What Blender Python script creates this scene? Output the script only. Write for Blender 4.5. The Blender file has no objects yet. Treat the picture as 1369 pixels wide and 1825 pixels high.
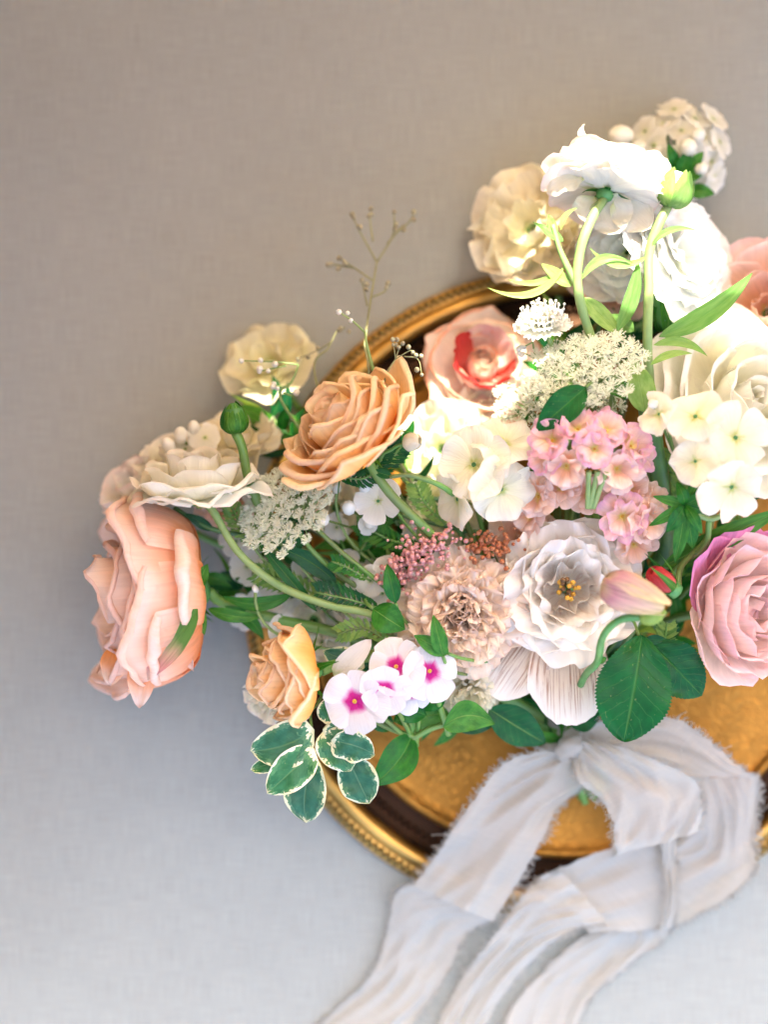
import bpy, math, random
from mathutils import Vector, Matrix, Quaternion, noise
from mathutils.geometry import delaunay_2d_cdt
random.seed(7)
rnd = random.random
def ru(a, b): return a + (b - a) * rnd()
R_ = math.radians
SC = bpy.context.scene
S = 0.0003            # metres per drawing unit
H = 3400.0            # camera height above the cloth, in units
SUN = Vector((0.14, 0.66, 0.74)).normalized()

# ---------------------------------------------------------------- camera
cam = bpy.data.cameras.new('camera'); co = bpy.data.objects.new('camera', cam)
SC.collection.objects.link(co); SC.camera = co
cam.sensor_fit = 'VERTICAL'; cam.sensor_height = 36; cam.lens = 36 * H / 1825
co.location = (0, 0, H * S)
cam.clip_start = 0.01; cam.clip_end = 100
cam.dof.use_dof = True; cam.dof.focus_distance = (H - 340) * S
cam.dof.aperture_fstop = (cam.lens / 1000) / (100 * S)
cam.dof.aperture_blades = 9
# ---------------------------------------------------------------- sky + sun
wd = bpy.data.worlds.new("World"); SC.world = wd; wd.use_nodes = True
wn = wd.node_tree; bg = wn.nodes['Background']
sky = wn.nodes.new('ShaderNodeTexSky'); sky.sky_type = 'NISHITA'; sky.sun_disc = False
sky.sun_elevation = math.asin(SUN.z); sky.sun_rotation = math.atan2(SUN.x, SUN.y)
sky.air_density = 0.65; sky.dust_density = 5.5; sky.ozone_density = 0.3
wn.links.new(sky.outputs[0], bg.inputs[0]); bg.inputs[1].default_value = 0.15
sl = bpy.data.lights.new('sun', 'SUN'); sl.energy = 2.7; sl.angle = R_(0.5); sl.color = (1, .93, .78)
so = bpy.data.objects.new('sun', sl); SC.collection.objects.link(so)
so.rotation_euler = SUN.to_track_quat('Z', 'Y').to_euler(); so.location = (0, 3, 3)
SC.view_settings.view_transform = 'Standard'; SC.view_settings.look = 'None'
SC.view_settings.exposure = 3.14; SC.view_settings.gamma = 1

# ---------------------------------------------------------------- helpers
def K(z): return 1 - z / H
def W(px, py, z): return Vector(((px - 684.5) * K(z), (912.5 - py) * K(z), z))
def frame(loc, d, roll=0):
    """axis direction d given as (right, down, towards camera)"""
    v = Vector((d[0], -d[1], d[2])).normalized()
    x = Vector((1, 0, 0)) - v * v.x
    if x.length < .35: x = Vector((0, 1, 0)) - v * v.y
    x.normalize(); y = v.cross(x)
    m = Matrix((x, y, v)).transposed().to_4x4() @ Matrix.Rotation(roll, 4, 'Z')
    return Matrix.Translation(loc) @ m

class Thing:
    def __init__(s, name, label, cat, M, group=None):
        s.o = bpy.data.objects.new(name, None); SC.collection.objects.link(s.o)
        s.M = M; s.Mi = M.inverted()
        l, q, _ = M.decompose()
        s.o.location = l * S; s.o.rotation_mode = 'QUATERNION'; s.o.rotation_quaternion = q
        s.o.empty_display_size = .01
        s.o['label'] = label; s.o['category'] = cat
        if group: s.o['group'] = group
    def w(s, pts):   # world -> local
        return [s.Mi @ p for p in pts]

def mk(name, geo, mat, parent=None, label=None, world=None, kind=None, smooth=True):
    V, F, UV = geo
    if world is not None: V = world.w(V)
    me = bpy.data.meshes.new(name)
    me.from_pydata([(p[0] * S, p[1] * S, p[2] * S) for p in V], [], F)
    if UV:
        ul = me.uv_layers.new(name='UVMap')
        li = [0] * len(me.loops); me.loops.foreach_get('vertex_index', li)
        flat = []
        for i in li: flat.extend(UV[i])
        ul.data.foreach_set('uv', flat)
    if smooth: me.polygons.foreach_set('use_smooth', [True] * len(me.polygons))
    if isinstance(mat, (list, tuple)):
        for m in mat: me.materials.append(m)
    else: me.materials.append(mat)
    o = bpy.data.objects.new(name, me); SC.collection.objects.link(o)
    if parent is not None: o.parent = parent
    if label: o['label'] = label
    if kind: o['kind'] = kind
    return o

def join(*gs):
    V, F, UV = [], [], []
    for g in gs:
        b = len(V); V += list(g[0]); F += [tuple(i + b for i in f) for f in g[1]]
        UV += list(g[2]) if g[2] else [(0, 0)] * len(g[0])
    return V, F, UV
def xf(g, M): return [M @ Vector(p) for p in g[0]], g[1], g[2]

def sheet(f, nu, nv, wrap=False):
    V, UV, F = [], [], []
    for j in range(nv + 1):
        for i in range(nu + 1):
            V.append(f(-1 + 2 * i / nu, j / nv)); UV.append((i / nu, j / nv))
    for j in range(nv):
        for i in range(nu):
            a = j * (nu + 1) + i
            F.append((a, a + 1, a + nu + 2, a + nu + 1))
    return V, F, UV

def bez(p, t):
    a, b, c, d = p; m = 1 - t
    return a * (m**3) + b * (3*m*m*t) + c * (3*m*t*t) + d * (t**3)
def crom(P, n):
    """Catmull-Rom through points, n samples"""
    P = [Vector(p) for p in P]
    Q = [2*P[0] - P[1]] + P + [2*P[-1] - P[-2]]
    out = []
    m = len(P) - 1
    for k in range(n):
        x = k / (n - 1) * m; i = min(int(x), m - 1); t = x - i
        a, b, c, d = Q[i:i+4]
        out.append(0.5 * ((2*b) + (c - a)*t + (2*a - 5*b + 4*c - d)*t*t + (3*b - a - 3*c + d)*t**3))
    return out
def tube(pts, rad, sides=8, cap=True):
    n = len(pts); V, F, UV = [], [], []
    if not callable(rad):
        if isinstance(rad, (int, float)): rr = [rad] * n
        else: rr = [rad[0] + (rad[1] - rad[0]) * i / (n - 1) for i in range(n)]
    else: rr = [rad(i / (n - 1)) for i in range(n)]
    if max(rr) > 2.5: rr = [q * (1 + .12 * noise.noise(p * .03)) for q, p in zip(rr, pts)]
    T = [(pts[min(i+1, n-1)] - pts[max(i-1, 0)]).normalized() for i in range(n)]
    x = T[0].orthogonal().normalized()
    for i in range(n):
        x = (x - T[i] * x.dot(T[i])).normalized(); y = T[i].cross(x)
        for k in range(sides):
            a = 2 * math.pi * k / sides
            V.append(pts[i] + (x * math.cos(a) + y * math.sin(a)) * rr[i]); UV.append((k / sides, i / (n - 1)))
    for i in range(n - 1):
        for k in range(sides):
            a = i * sides + k; b = i * sides + (k + 1) % sides
            F.append((a, b, b + sides, a + sides))
    if cap:
        F.append(tuple(range(sides))[::-1]); F.append(tuple(range((n-1)*sides, n*sides)))
    return V, F, UV
def lathe(prof, sides=16, M=None, sq=1):
    V, F, UV = [], [], []
    for j, (r, z) in enumerate(prof):
        for k in range(sides):
            a = 2 * math.pi * k / sides
            V.append(Vector((r * math.cos(a), r * math.sin(a) * sq, z))); UV.append((k / sides, j / (len(prof) - 1)))
    for j in range(len(prof) - 1):
        for k in range(sides):
            a = j * sides + k; b = j * sides + (k + 1) % sides
            F.append((a, b, b + sides, a + sides))
    if M is not None: V = [M @ v for v in V]
    return V, F, UV
def ball(c, r, n=6, sx=1, M=None):
    prof = [(max(.01, math.sin(math.pi * j / n)) * r, -math.cos(math.pi * j / n) * r * sx) for j in range(n + 1)]
    g = lathe(prof, max(6, n + 2))
    m = M.to_3x3() if M is not None else Matrix.Identity(3)
    return [Vector(c) + m @ v for v in g[0]], g[1], g[2]

# one petal of a flower: a strip laid on a surface of revolution about +Z
def petal(th, prof, wid, cr=None, roll=0, rl=0.22, tip=.3, tp=2.2, ruf=0, rf=2.0, jag=0, jf=9, wb=.3,
          wp=1.0, twist=0, notch=0, nu=10, nv=12, seed=None, zb=0, point=0, side_curl=0, rpow=1.6):
    seed = rnd() * 1000 if seed is None else seed
    P = [Vector((a, b)) for a, b in prof]
    N = 40; pts = [bez(P, i / N) for i in range(N + 1)]
    acc = [0]
    for i in range(N): acc.append(acc[-1] + (pts[i+1] - pts[i]).length)
    L = acc[-1]; rl0 = rl * L
    def at(s):
        s = max(0, min(L * .9999, s)); lo = 0
        x = s
        for i in range(N):
            if acc[i+1] >= x: lo = i; break
        t = (x - acc[lo]) / max(1e-6, acc[lo+1] - acc[lo])
        p = pts[lo].lerp(pts[lo+1], t); d = pts[lo+1] - pts[lo]
        return p, math.atan2(d.y, d.x)
    crv = cr if cr else max(p.x for p in pts)
    er = Vector((math.cos(th), math.sin(th), 0)); et = Vector((-math.sin(th), math.cos(th), 0)); ez = Vector((0, 0, 1))
    V, UV, F = [], [], []
    for j in range(nv + 1):
        for i in range(nu + 1):
            u = -1 + 2 * i / nu
            rl_ = rl0 * (1 - .5 * u * u)
            Lu = L * (1 - tip * abs(u)**tp)
            if point: Lu *= 1 + point * math.exp(-(u / .22)**2)
            if notch: Lu *= 1 - notch * math.exp(-(u / .22)**2)
            if jag: Lu *= 1 + jag * (noise.noise(Vector((u * jf, seed, 3.3))) + .5 * noise.noise(Vector((u * jf * 2.3, seed, 7.3))))
            if roll:
                half = nv // 2
                s = (Lu - rl_) * (j / half) if j <= half else (Lu - rl_) + rl_ * (j - half) / (nv - half)
                v = s / Lu
            else: s = Lu * j / nv; v = j / nv
            if roll and s > Lu - rl_ + 1e-5:
                p, ph = at(Lu - rl_); x = s - (Lu - rl_); A = roll * (1 + .35 * noise.noise(Vector((u * 1.3, seed, 0)))); q = rl_ / A
                r = p.x + q * (math.sin(ph) - math.sin(ph - x / q)); z = p.y + q * (math.cos(ph - x / q) - math.cos(ph))
            else:
                p, ph = at(s); r, z = p.x, p.y
            t = s / L
            hw = wid * (wb + (1 - wb) * math.sin(min(1, t * 1.35) ** wp * math.pi / 2))
            if t > .75 and tip < .15: hw *= 1 - .25 * ((t - .75) / .25)**2
            a = u * hw / crv
            lat = crv * math.sin(a); inn = crv * (1 - math.cos(a))
            w2 = t ** rpow
            if ruf:
                k = ruf * w2
                dn = k * (math.sin(u * rf * math.pi + seed) * .6 + noise.noise(Vector((u * rf, t * 1.5, seed))) * 1.3)
                z += dn * math.cos(ph) * 1.0; r -= dn * math.sin(ph) * .8
                lat += k * .5 * noise.noise(Vector((u * rf * 1.2, t * 2, seed + 50)))
            dn = (.035 * L) * noise.noise(Vector((u * 1.2 + seed, t * 2, 1.7)))
            r += dn * math.sin(ph); z += dn * math.cos(ph)
            if side_curl: z -= side_curl * abs(u)**3 * w2
            V.append(er * (r - inn) + et * lat + ez * (z + zb)); UV.append((i / nu, v))
    for j in range(nv):
        for i in range(nu):
            a = j * (nu + 1) + i
            F.append((a, a + 1, a + nu + 2, a + nu + 1))
    return V, F, UV

# a leaf between two world points
def leaf(A, B, w, arch=0, tilt=0, fold=.15, ser=0, nser=14, nu=6, nv=14, wav=0, peak=.42, bend=0, tw=0, blunt=0):
    A, B = Vector(A), Vector(B); d = (B - A); L = d.length; d.normalize()
    up = Vector((0, 0, 1)); sd = d.cross(up)
    if sd.length < .05: sd = Vector((1, 0, 0))
    sd.normalize(); n = sd.cross(d).normalized()
    sd, n = (Quaternion(d, tilt) @ sd), (Quaternion(d, tilt) @ n)
    sdv = rnd() * 100
    if not wav and w > 8: wav = w * .07
    def f(u, v):
        q = Quaternion(d, tw * v); s2, n2 = q @ sd, q @ n
        e = math.log(.5) / math.log(peak)
        pw = math.sin(math.pi * v ** e) ** (.8 - .25 * blunt)
        hw = w * max(pw, 0.02)
        if ser: hw *= 1 + ser * ((v * nser) % 1.0) * (abs(u) > .8)
        p = A + d * (L * v) + n2 * (4 * arch * v * (1 - v)) + s2 * (bend * 4 * v * (1 - v))
        p += s2 * (u * hw) + n2 * (fold * hw * abs(u) * 1.0)
        if wav: p += n2 * wav * abs(u) * math.sin(v * 14 + u * 3 + sdv)
        p += n2 * (.04 * w * noise.noise(Vector((u * 2, v * 5, sdv))))
        return p
    return sheet(f, nu, nv)

# ---------------------------------------------------------------- materials
def newmat(name):
    m = bpy.data.materials.new(name); m.use_nodes = True; nt = m.node_tree; nt.nodes.clear()
    out = nt.nodes.new('ShaderNodeOutputMaterial'); return m, nt, out
def N(nt, t, **k):
    n = nt.nodes.new(t)
    for a, b in k.items():
        if a.startswith('i_'): n.inputs[int(a[2:])].default_value = b
        else: setattr(n, a, b)
    return n
def c4(c): return (c[0], c[1], c[2], 1)
def ramp(nt, stops, fac):
    r = N(nt, 'ShaderNodeValToRGB'); e = r.color_ramp.elements
    while len(e) > 1: e.remove(e[-1])
    e[0].position = stops[0][0]; e[0].color = c4(stops[0][1])
    for p, c in stops[1:]:
        x = e.new(p); x.color = c4(c)
    nt.links.new(fac, r.inputs[0]); return r
def math_(nt, op, a, b=None):
    n = N(nt, 'ShaderNodeMath', operation=op)
    for i, x in enumerate((a, b)):
        if x is None: continue
        if isinstance(x, (int, float)): n.inputs[i].default_value = x
        else: nt.links.new(x, n.inputs[i])
    return n.outputs[0]
def mixc(nt, fac, a, b, mode='MIX'):
    n = N(nt, 'ShaderNodeMix', data_type='RGBA', blend_type=mode)
    for i, x in ((0, fac), (6, a), (7, b)):
        if isinstance(x, (int, float)): n.inputs[i].default_value = x
        elif isinstance(x, tuple): n.inputs[i].default_value = c4(x)
        else: nt.links.new(x, n.inputs[i])
    return n.outputs[2]

def petal_mat(name, stops, vein=.12, vcol=None, vrange=(0, 1), trans=.42, rough=.7, edge=None, spot=.0, vscale=26, nza=.45):
    m, nt, out = newmat(name); L = nt.links
    uv = N(nt, 'ShaderNodeUVMap'); sep = N(nt, 'ShaderNodeSeparateXYZ'); L.new(uv.outputs[0], sep.inputs[0])
    oi = N(nt, 'ShaderNodeObjectInfo')
    nz = N(nt, 'ShaderNodeTexNoise'); nz.inputs['Scale'].default_value = 2.2; nz.inputs['Detail'].default_value = 3
    ad = N(nt, 'ShaderNodeVectorMath', operation='ADD'); L.new(uv.outputs[0], ad.inputs[0]); L.new(oi.outputs['Random'], ad.inputs[1])
    L.new(ad.outputs[0], nz.inputs['Vector'])
    v = math_(nt, 'ADD', sep.outputs[1], math_(nt, 'MULTIPLY', math_(nt, 'SUBTRACT', nz.outputs[0], .5), nza))
    col = ramp(nt, stops, v).outputs[0]
    # veins fan out along the petal
    mp = N(nt, 'ShaderNodeMapping'); mp.inputs['Scale'].default_value = (vscale, 2.2, 1); L.new(ad.outputs[0], mp.inputs[0])
    vn = N(nt, 'ShaderNodeTexNoise'); vn.inputs['Scale'].default_value = 1; vn.inputs['Detail'].default_value = 3; vn.inputs['Distortion'].default_value = .6
    L.new(mp.outputs[0], vn.inputs['Vector'])
    if vcol:
        vr = ramp(nt, [(.53, (0, 0, 0)), (.60, (1, 1, 1))], vn.outputs[0]).outputs[0]
        mask = ramp(nt, [(vrange[0], (1, 1, 1)), (vrange[1], (0, 0, 0))], v).outputs[0]
        f = math_(nt, 'MULTIPLY', math_(nt, 'MULTIPLY', vr, mask), vein)
        col = mixc(nt, f, col, vcol)
    else:
        g = ramp(nt, [(.3, (1 - vein,) * 3), (.6, (1, 1, 1))], vn.outputs[0]).outputs[0]
        col = mixc(nt, 1.0, col, g, 'MULTIPLY')
    if edge:
        ev = ramp(nt, [(.93, (0, 0, 0)), (1.0, (1, 1, 1))], math_(nt, 'ADD', sep.outputs[1], math_(nt, 'MULTIPLY', math_(nt, 'SUBTRACT', vn.outputs[0], .5), .12))).outputs[0]
        col = mixc(nt, math_(nt, 'MULTIPLY', ev, edge[1]), col, edge[0])
    if spot:
        sn = N(nt, 'ShaderNodeTexNoise'); sn.inputs['Scale'].default_value = 9; sn.inputs['Detail'].default_value = 4
        L.new(ad.outputs[0], sn.inputs['Vector'])
        sp = ramp(nt, [(.64, (0, 0, 0)), (.72, (1, 1, 1))], sn.outputs[0]).outputs[0]
        col = mixc(nt, math_(nt, 'MULTIPLY', sp, spot), col, (.42, .22, .10))
    hs = N(nt, 'ShaderNodeHueSaturation'); L.new(col, hs.inputs['Color'])
    L.new(math_(nt, 'ADD', math_(nt, 'MULTIPLY', oi.outputs['Random'], .14), .93), hs.inputs['Value'])
    L.new(math_(nt, 'ADD', math_(nt, 'MULTIPLY', oi.outputs['Random'], .016), .492), hs.inputs['Hue'])
    col = hs.outputs[0]
    bmp = N(nt, 'ShaderNodeBump'); bmp.inputs['Strength'].default_value = .7; bmp.inputs['Distance'].default_value = .0008
    L.new(vn.outputs[0], bmp.inputs['Height'])
    pr = N(nt, 'ShaderNodeBsdfPrincipled'); L.new(col, pr.inputs['Base Color']); pr.inputs['Roughness'].default_value = rough
    pr.inputs['Specular IOR Level'].default_value = .12
    L.new(bmp.outputs[0], pr.inputs['Normal'])
    tr = N(nt, 'ShaderNodeBsdfTranslucent'); L.new(col, tr.inputs[0])
    mx = N(nt, 'ShaderNodeMixShader'); mx.inputs[0].default_value = trans
    L.new(pr.outputs[0], mx.inputs[1]); L.new(tr.outputs[0], mx.inputs[2]); L.new(mx.outputs[0], out.inputs[0])
    return m

def leaf_mat(name, dark, light, rough=.38, trans=.25, varie=False, rib=(.25, .4, .12), vb=.5):
    m, nt, out = newmat(name); L = nt.links
    uv = N(nt, 'ShaderNodeUVMap'); sep = N(nt, 'ShaderNodeSeparateXYZ'); L.new(uv.outputs[0], sep.inputs[0])
    oi = N(nt, 'ShaderNodeObjectInfo')
    ad = N(nt, 'ShaderNodeVectorMath', operation='ADD'); L.new(uv.outputs[0], ad.inputs[0]); L.new(oi.outputs['Random'], ad.inputs[1])
    nz = N(nt, 'ShaderNodeTexNoise'); nz.inputs['Scale'].default_value = 5; nz.inputs['Detail'].default_value = 4; L.new(ad.outputs[0], nz.inputs['Vector'])
    col = ramp(nt, [(.3, dark), (.7, light)], nz.outputs[0]).outputs[0]
    au = math_(nt, 'ABSOLUTE', math_(nt, 'SUBTRACT', math_(nt, 'MULTIPLY', sep.outputs[0], 2), 1))
    # side veins
    ph = math_(nt, 'SUBTRACT', math_(nt, 'MULTIPLY', sep.outputs[1], 9), math_(nt, 'MULTIPLY', au, 2.2))
    ph = math_(nt, 'ADD', ph, math_(nt, 'MULTIPLY', nz.outputs[0], .8))
    fr = math_(nt, 'ABSOLUTE', math_(nt, 'SUBTRACT', math_(nt, 'FRACT', ph), .5))
    vein = ramp(nt, [(0, (1, 1, 1)), (.07, (0, 0, 0))], fr).outputs[0]
    mid = ramp(nt, [(.0, (1, 1, 1)), (.06, (0, 0, 0))], au).outputs[0]
    vm = math_(nt, 'MAXIMUM', math_(nt, 'MULTIPLY', vein, .35 * vb), mid)
    col = mixc(nt, math_(nt, 'MULTIPLY', vm, .5), col, rib)
    if varie:
        n2 = N(nt, 'ShaderNodeTexNoise'); n2.inputs['Scale'].default_value = 13; n2.inputs['Detail'].default_value = 5; L.new(ad.outputs[0], n2.inputs['Vector'])
        ee = math_(nt, 'MAXIMUM', au, math_(nt, 'ABSOLUTE', math_(nt, 'SUBTRACT', math_(nt, 'MULTIPLY', sep.outputs[1], 2), 1.08)))
        e = math_(nt, 'ADD', ee, math_(nt, 'MULTIPLY', math_(nt, 'SUBTRACT', n2.outputs[0], .5), .72))
        col = mixc(nt, ramp(nt, [(.66, (0, 0, 0)), (.70, (1, 1, 1))], e).outputs[0], col, (.09, .22, .12))
        msk = ramp(nt, [(.84, (0, 0, 0)), (.87, (1, 1, 1))], e).outputs[0]
        col = mixc(nt, msk, col, (.78, .77, .56))
    sn = N(nt, 'ShaderNodeTexNoise'); sn.inputs['Scale'].default_value = 26; sn.inputs['Detail'].default_value = 2; L.new(ad.outputs[0], sn.inputs['Vector'])
    col = mixc(nt, math_(nt, 'MULTIPLY', ramp(nt, [(.70, (0, 0, 0)), (.74, (1, 1, 1))], sn.outputs[0]).outputs[0], .28), col, (.30, .34, .12))
    hs = N(nt, 'ShaderNodeHueSaturation'); L.new(col, hs.inputs['Color'])
    L.new(math_(nt, 'ADD', math_(nt, 'MULTIPLY', oi.outputs['Random'], .5), .75), hs.inputs['Value'])
    L.new(math_(nt, 'ADD', math_(nt, 'MULTIPLY', oi.outputs['Random'], -.05), .52), hs.inputs['Hue'])
    hs.inputs['Saturation'].default_value = 1.1
    col = hs.outputs[0]
    bmp = N(nt, 'ShaderNodeBump'); bmp.inputs['Strength'].default_value = .5; bmp.inputs['Distance'].default_value = .0006; bmp.invert = True
    L.new(math_(nt, 'ADD', vm, math_(nt, 'MULTIPLY', nz.outputs[0], .8)), bmp.inputs['Height'])
    pr = N(nt, 'ShaderNodeBsdfPrincipled'); L.new(col, pr.inputs['Base Color']); pr.inputs['Roughness'].default_value = rough
    pr.inputs['Specular IOR Level'].default_value = .24
    L.new(bmp.outputs[0], pr.inputs['Normal'])
    tr = N(nt, 'ShaderNodeBsdfTranslucent'); tc = mixc(nt, 1.0, col, (1.5, 1.6, .7), 'MULTIPLY'); L.new(tc, tr.inputs[0])
    mx = N(nt, 'ShaderNodeMixShader'); mx.inputs[0].default_value = trans
    L.new(pr.outputs[0], mx.inputs[1]); L.new(tr.outputs[0], mx.inputs[2]); L.new(mx.outputs[0], out.inputs[0])
    return m

def plain(name, c1, c2, scale=60, rough=.5, metal=0, trans=0, bump=.2, detail=4):
    m, nt, out = newmat(name); L = nt.links
    tc = N(nt, 'ShaderNodeTexCoord'); nz = N(nt, 'ShaderNodeTexNoise'); nz.inputs['Scale'].default_value = scale; nz.inputs['Detail'].default_value = detail
    L.new(tc.outputs['Object'], nz.inputs['Vector'])
    col = ramp(nt, [(.3, c1), (.7, c2)], nz.outputs[0]).outputs[0]
    bmp = N(nt, 'ShaderNodeBump'); bmp.inputs['Strength'].default_value = bump; bmp.inputs['Distance'].default_value = .001; L.new(nz.outputs[0], bmp.inputs['Height'])
    pr = N(nt, 'ShaderNodeBsdfPrincipled'); L.new(col, pr.inputs['Base Color']); pr.inputs['Roughness'].default_value = rough; pr.inputs['Metallic'].default_value = metal
    L.new(bmp.outputs[0], pr.inputs['Normal'])
    if trans:
        tr = N(nt, 'ShaderNodeBsdfTranslucent'); L.new(col, tr.inputs[0]); mx = N(nt, 'ShaderNodeMixShader'); mx.inputs[0].default_value = trans
        L.new(pr.outputs[0], mx.inputs[1]); L.new(tr.outputs[0], mx.inputs[2]); L.new(mx.outputs[0], out.inputs[0])
    else: L.new(pr.outputs[0], out.inputs[0])
    return m

M = {}
M['rose_blush'] = petal_mat('peach_blush_petal', [(0, (.82, .66, .24)), (.2, (.92, .32, .08)), (.5, (.94, .44, .22)), (.72, (.94, .60, .43)), (.86, (.93, .74, .62)), (1, (.93, .79, .72))], edge=((.72, .40, .26), .6), spot=.15)
M['rose_peach'] = petal_mat('peach_apricot_petal', [(0, (.88, .5, .10)), (.3, (.94, .38, .06)), (.6, (.95, .52, .16)), (.78, (.95, .66, .33)), (.9, (.94, .74, .46)), (1, (.94, .78, .54))], edge=((.62, .33, .17), .6), spot=.22)
M['white'] = petal_mat('white_petal', [(0, (.60, .68, .28)), (.2, (.85, .84, .66)), (1, (.88, .86, .75))], vein=.05, edge=((.85, .72, .66), .35))
M['blushwhite'] = petal_mat('blush_white_petal', [(0, (.60, .70, .30)), (.2, (.85, .82, .70)), (.7, (.87, .84, .77)), (1, (.87, .79, .73))], vein=.06, edge=((.84, .56, .50), .35))
M['cream'] = petal_mat('cream_petal', [(0, (.55, .62, .25)), (.2, (.86, .80, .55)), (1, (.87, .82, .64))], vein=.08)
M['yellowcream'] = petal_mat('pale_yellow_petal', [(0, (.55, .62, .2)), (.3, (.84, .81, .52)), (1, (.87, .84, .62))], vein=.10)
M['pink'] = petal_mat('pink_peony_petal', [(0, (.94, .84, .72)), (.3, (.94, .74, .65)), (.75, (.94, .77, .70)), (1, (.93, .66, .66))], vein=.1)
M['pinkdeep'] = petal_mat('magenta_pink_petal', [(0, (.86, .62, .62)), (.35, (.80, .33, .50)), (1, (.80, .28, .52))], vein=.16)
M['red'] = petal_mat('red_petal', [(0, (.80, .45, .40)), (.3, (.78, .16, .13)), (.8, (.68, .08, .08)), (1, (.58, .05, .05))], vein=.15)
M['peachred'] = petal_mat('peach_red_edge_petal', [(0, (.92, .56, .42)), (.5, (.92, .76, .66)), (.92, (.92, .80, .70)), (1, (.90, .48, .30))], vein=.08)
M['carn_peach'] = petal_mat('peach_carnation_petal', [(0, (.84, .74, .44)), (.2, (.95, .73, .52)), (.75, (.95, .78, .60)), (1, (.95, .84, .71))], vein=.06, edge=((.80, .50, .40), .4))
M['carn_white'] = petal_mat('white_carnation_petal', [(0, (.6, .72, .35)), (.25, (.84, .86, .78)), (1, (.88, .88, .85))], vein=.10, vscale=18)
M['lisi'] = petal_mat('veined_lisianthus_petal', [(0, (.78, .66, .38)), (.4, (.84, .62, .44)), (.68, (.90, .76, .60)), (.9, (.92, .88, .80)), (1, (.92, .89, .83))], vein=.8, vcol=(.40, .18, .10), vrange=(.78, 1.08), vscale=62)
M['lisi_in'] = petal_mat('pale_lisianthus_petal', [(0, (.76, .70, .42)), (.12, (.93, .85, .72)), (.4, (.94, .90, .82)), (1, (.94, .91, .84))], vein=.45, vcol=(.62, .36, .22), vrange=(.3, .85), vscale=55)
M['stock'] = petal_mat('pink_stock_petal', [(0, (.82, .76, .22)), (.25, (.92, .66, .48)), (.7, (.93, .66, .62)), (1, (.91, .52, .66))], vein=.1)
M['stock_peach'] = petal_mat('peach_stock_petal', [(0, (.82, .68, .2)), (.25, (.92, .54, .34)), (.7, (.94, .70, .57)), (1, (.94, .76, .68))], vein=.1)
M['phlox'] = petal_mat('phlox_magenta_eye_petal', [(0, (.60, .02, .22)), (.17, (.70, .04, .32)), (.27, (.80, .42, .62)), (.36, (.84, .79, .80)), (1, (.85, .84, .83))], nza=.16, vein=.05)
M['floret'] = petal_mat('white_floret_petal', [(0, (.66, .72, .34)), (.15, (.85, .85, .72)), (1, (.87, .87, .81))], vein=.06)
M['creamfloret'] = petal_mat('cream_floret_petal', [(0, (.60, .66, .22)), (.18, (.86, .83, .58)), (1, (.89, .87, .76))], vein=.08, edge=((.8, .62, .42), .3))
M['bud_pink'] = petal_mat('lilac_cream_bud_petal', [(0, (.74, .68, .40)), (.3, (.60, .34, .40)), (.7, (.80, .62, .48)), (1, (.82, .72, .42))], vein=.35)
M['guard'] = petal_mat('green_to_pink_petal', [(0, (.10, .30, .06)), (.4, (.14, .36, .10)), (.55, (.62, .50, .34)), (.8, (.84, .42, .42)), (1, (.86, .70, .55))], vein=.3)
M['leaf'] = leaf_mat('mid_green_leaf', (.018, .11, .018), (.055, .21, .04))
M['leafdark'] = leaf_mat('dark_green_leaf', (.006, .055, .018), (.016, .10, .032), rough=.33)
M['leafrose'] = leaf_mat('glossy_rose_leaf', (.006, .060, .018), (.012, .10, .032), rough=.36, rib=(.08, .22, .06), vb=1)
M['leaflight'] = leaf_mat('light_green_leaf', (.14, .28, .07), (.24, .38, .13), trans=.3)
M['leafvar'] = leaf_mat('variegated_leaf', (.026, .105, .055), (.055, .18, .10), rough=.36, varie=True, rib=(.2, .35, .2))
M['stem'] = plain('green_stem', (.13, .16, .05), (.13, .33, .06), 34, .42, trans=.12)
M['stemdark'] = plain('dark_green_stem', (.03, .10, .03), (.07, .19, .05), 90, .42)
M['stemlight'] = plain('light_green_stem', (.18, .31, .09), (.28, .40, .14), 90, .42, trans=.15)
M['twig'] = plain('olive_twig', (.17, .17, .07), (.26, .27, .12), 90, .6)
M['calyx'] = plain('green_calyx', (.04, .18, .04), (.09, .30, .08), 120, .4, trans=.1)
M['stamen'] = plain('yellow_stamen', (.65, .40, .04), (.45, .22, .03), 400, .7)
M['brownst'] = plain('brown_stamen', (.10, .05, .02), (.25, .13, .04), 400, .8)
M['budwhite'] = plain('white_bud', (.80, .80, .68), (.86, .86, .80), 200, .5, trans=.3)
M['lace'] = plain('lace_floret', (.78, .84, .64), (.90, .92, .80), 500, .6, trans=.25)
M['pinkbead'] = plain('dusty_pink_bud', (.62, .26, .24), (.78, .46, .42), 500, .6, trans=.2)
M['seed'] = plain('seed_pod', (.22, .17, .10), (.42, .42, .26), 500, .6, trans=.1)
M['rust'] = plain('rust_floret', (.35, .10, .04), (.50, .22, .10), 400, .7)

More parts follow.
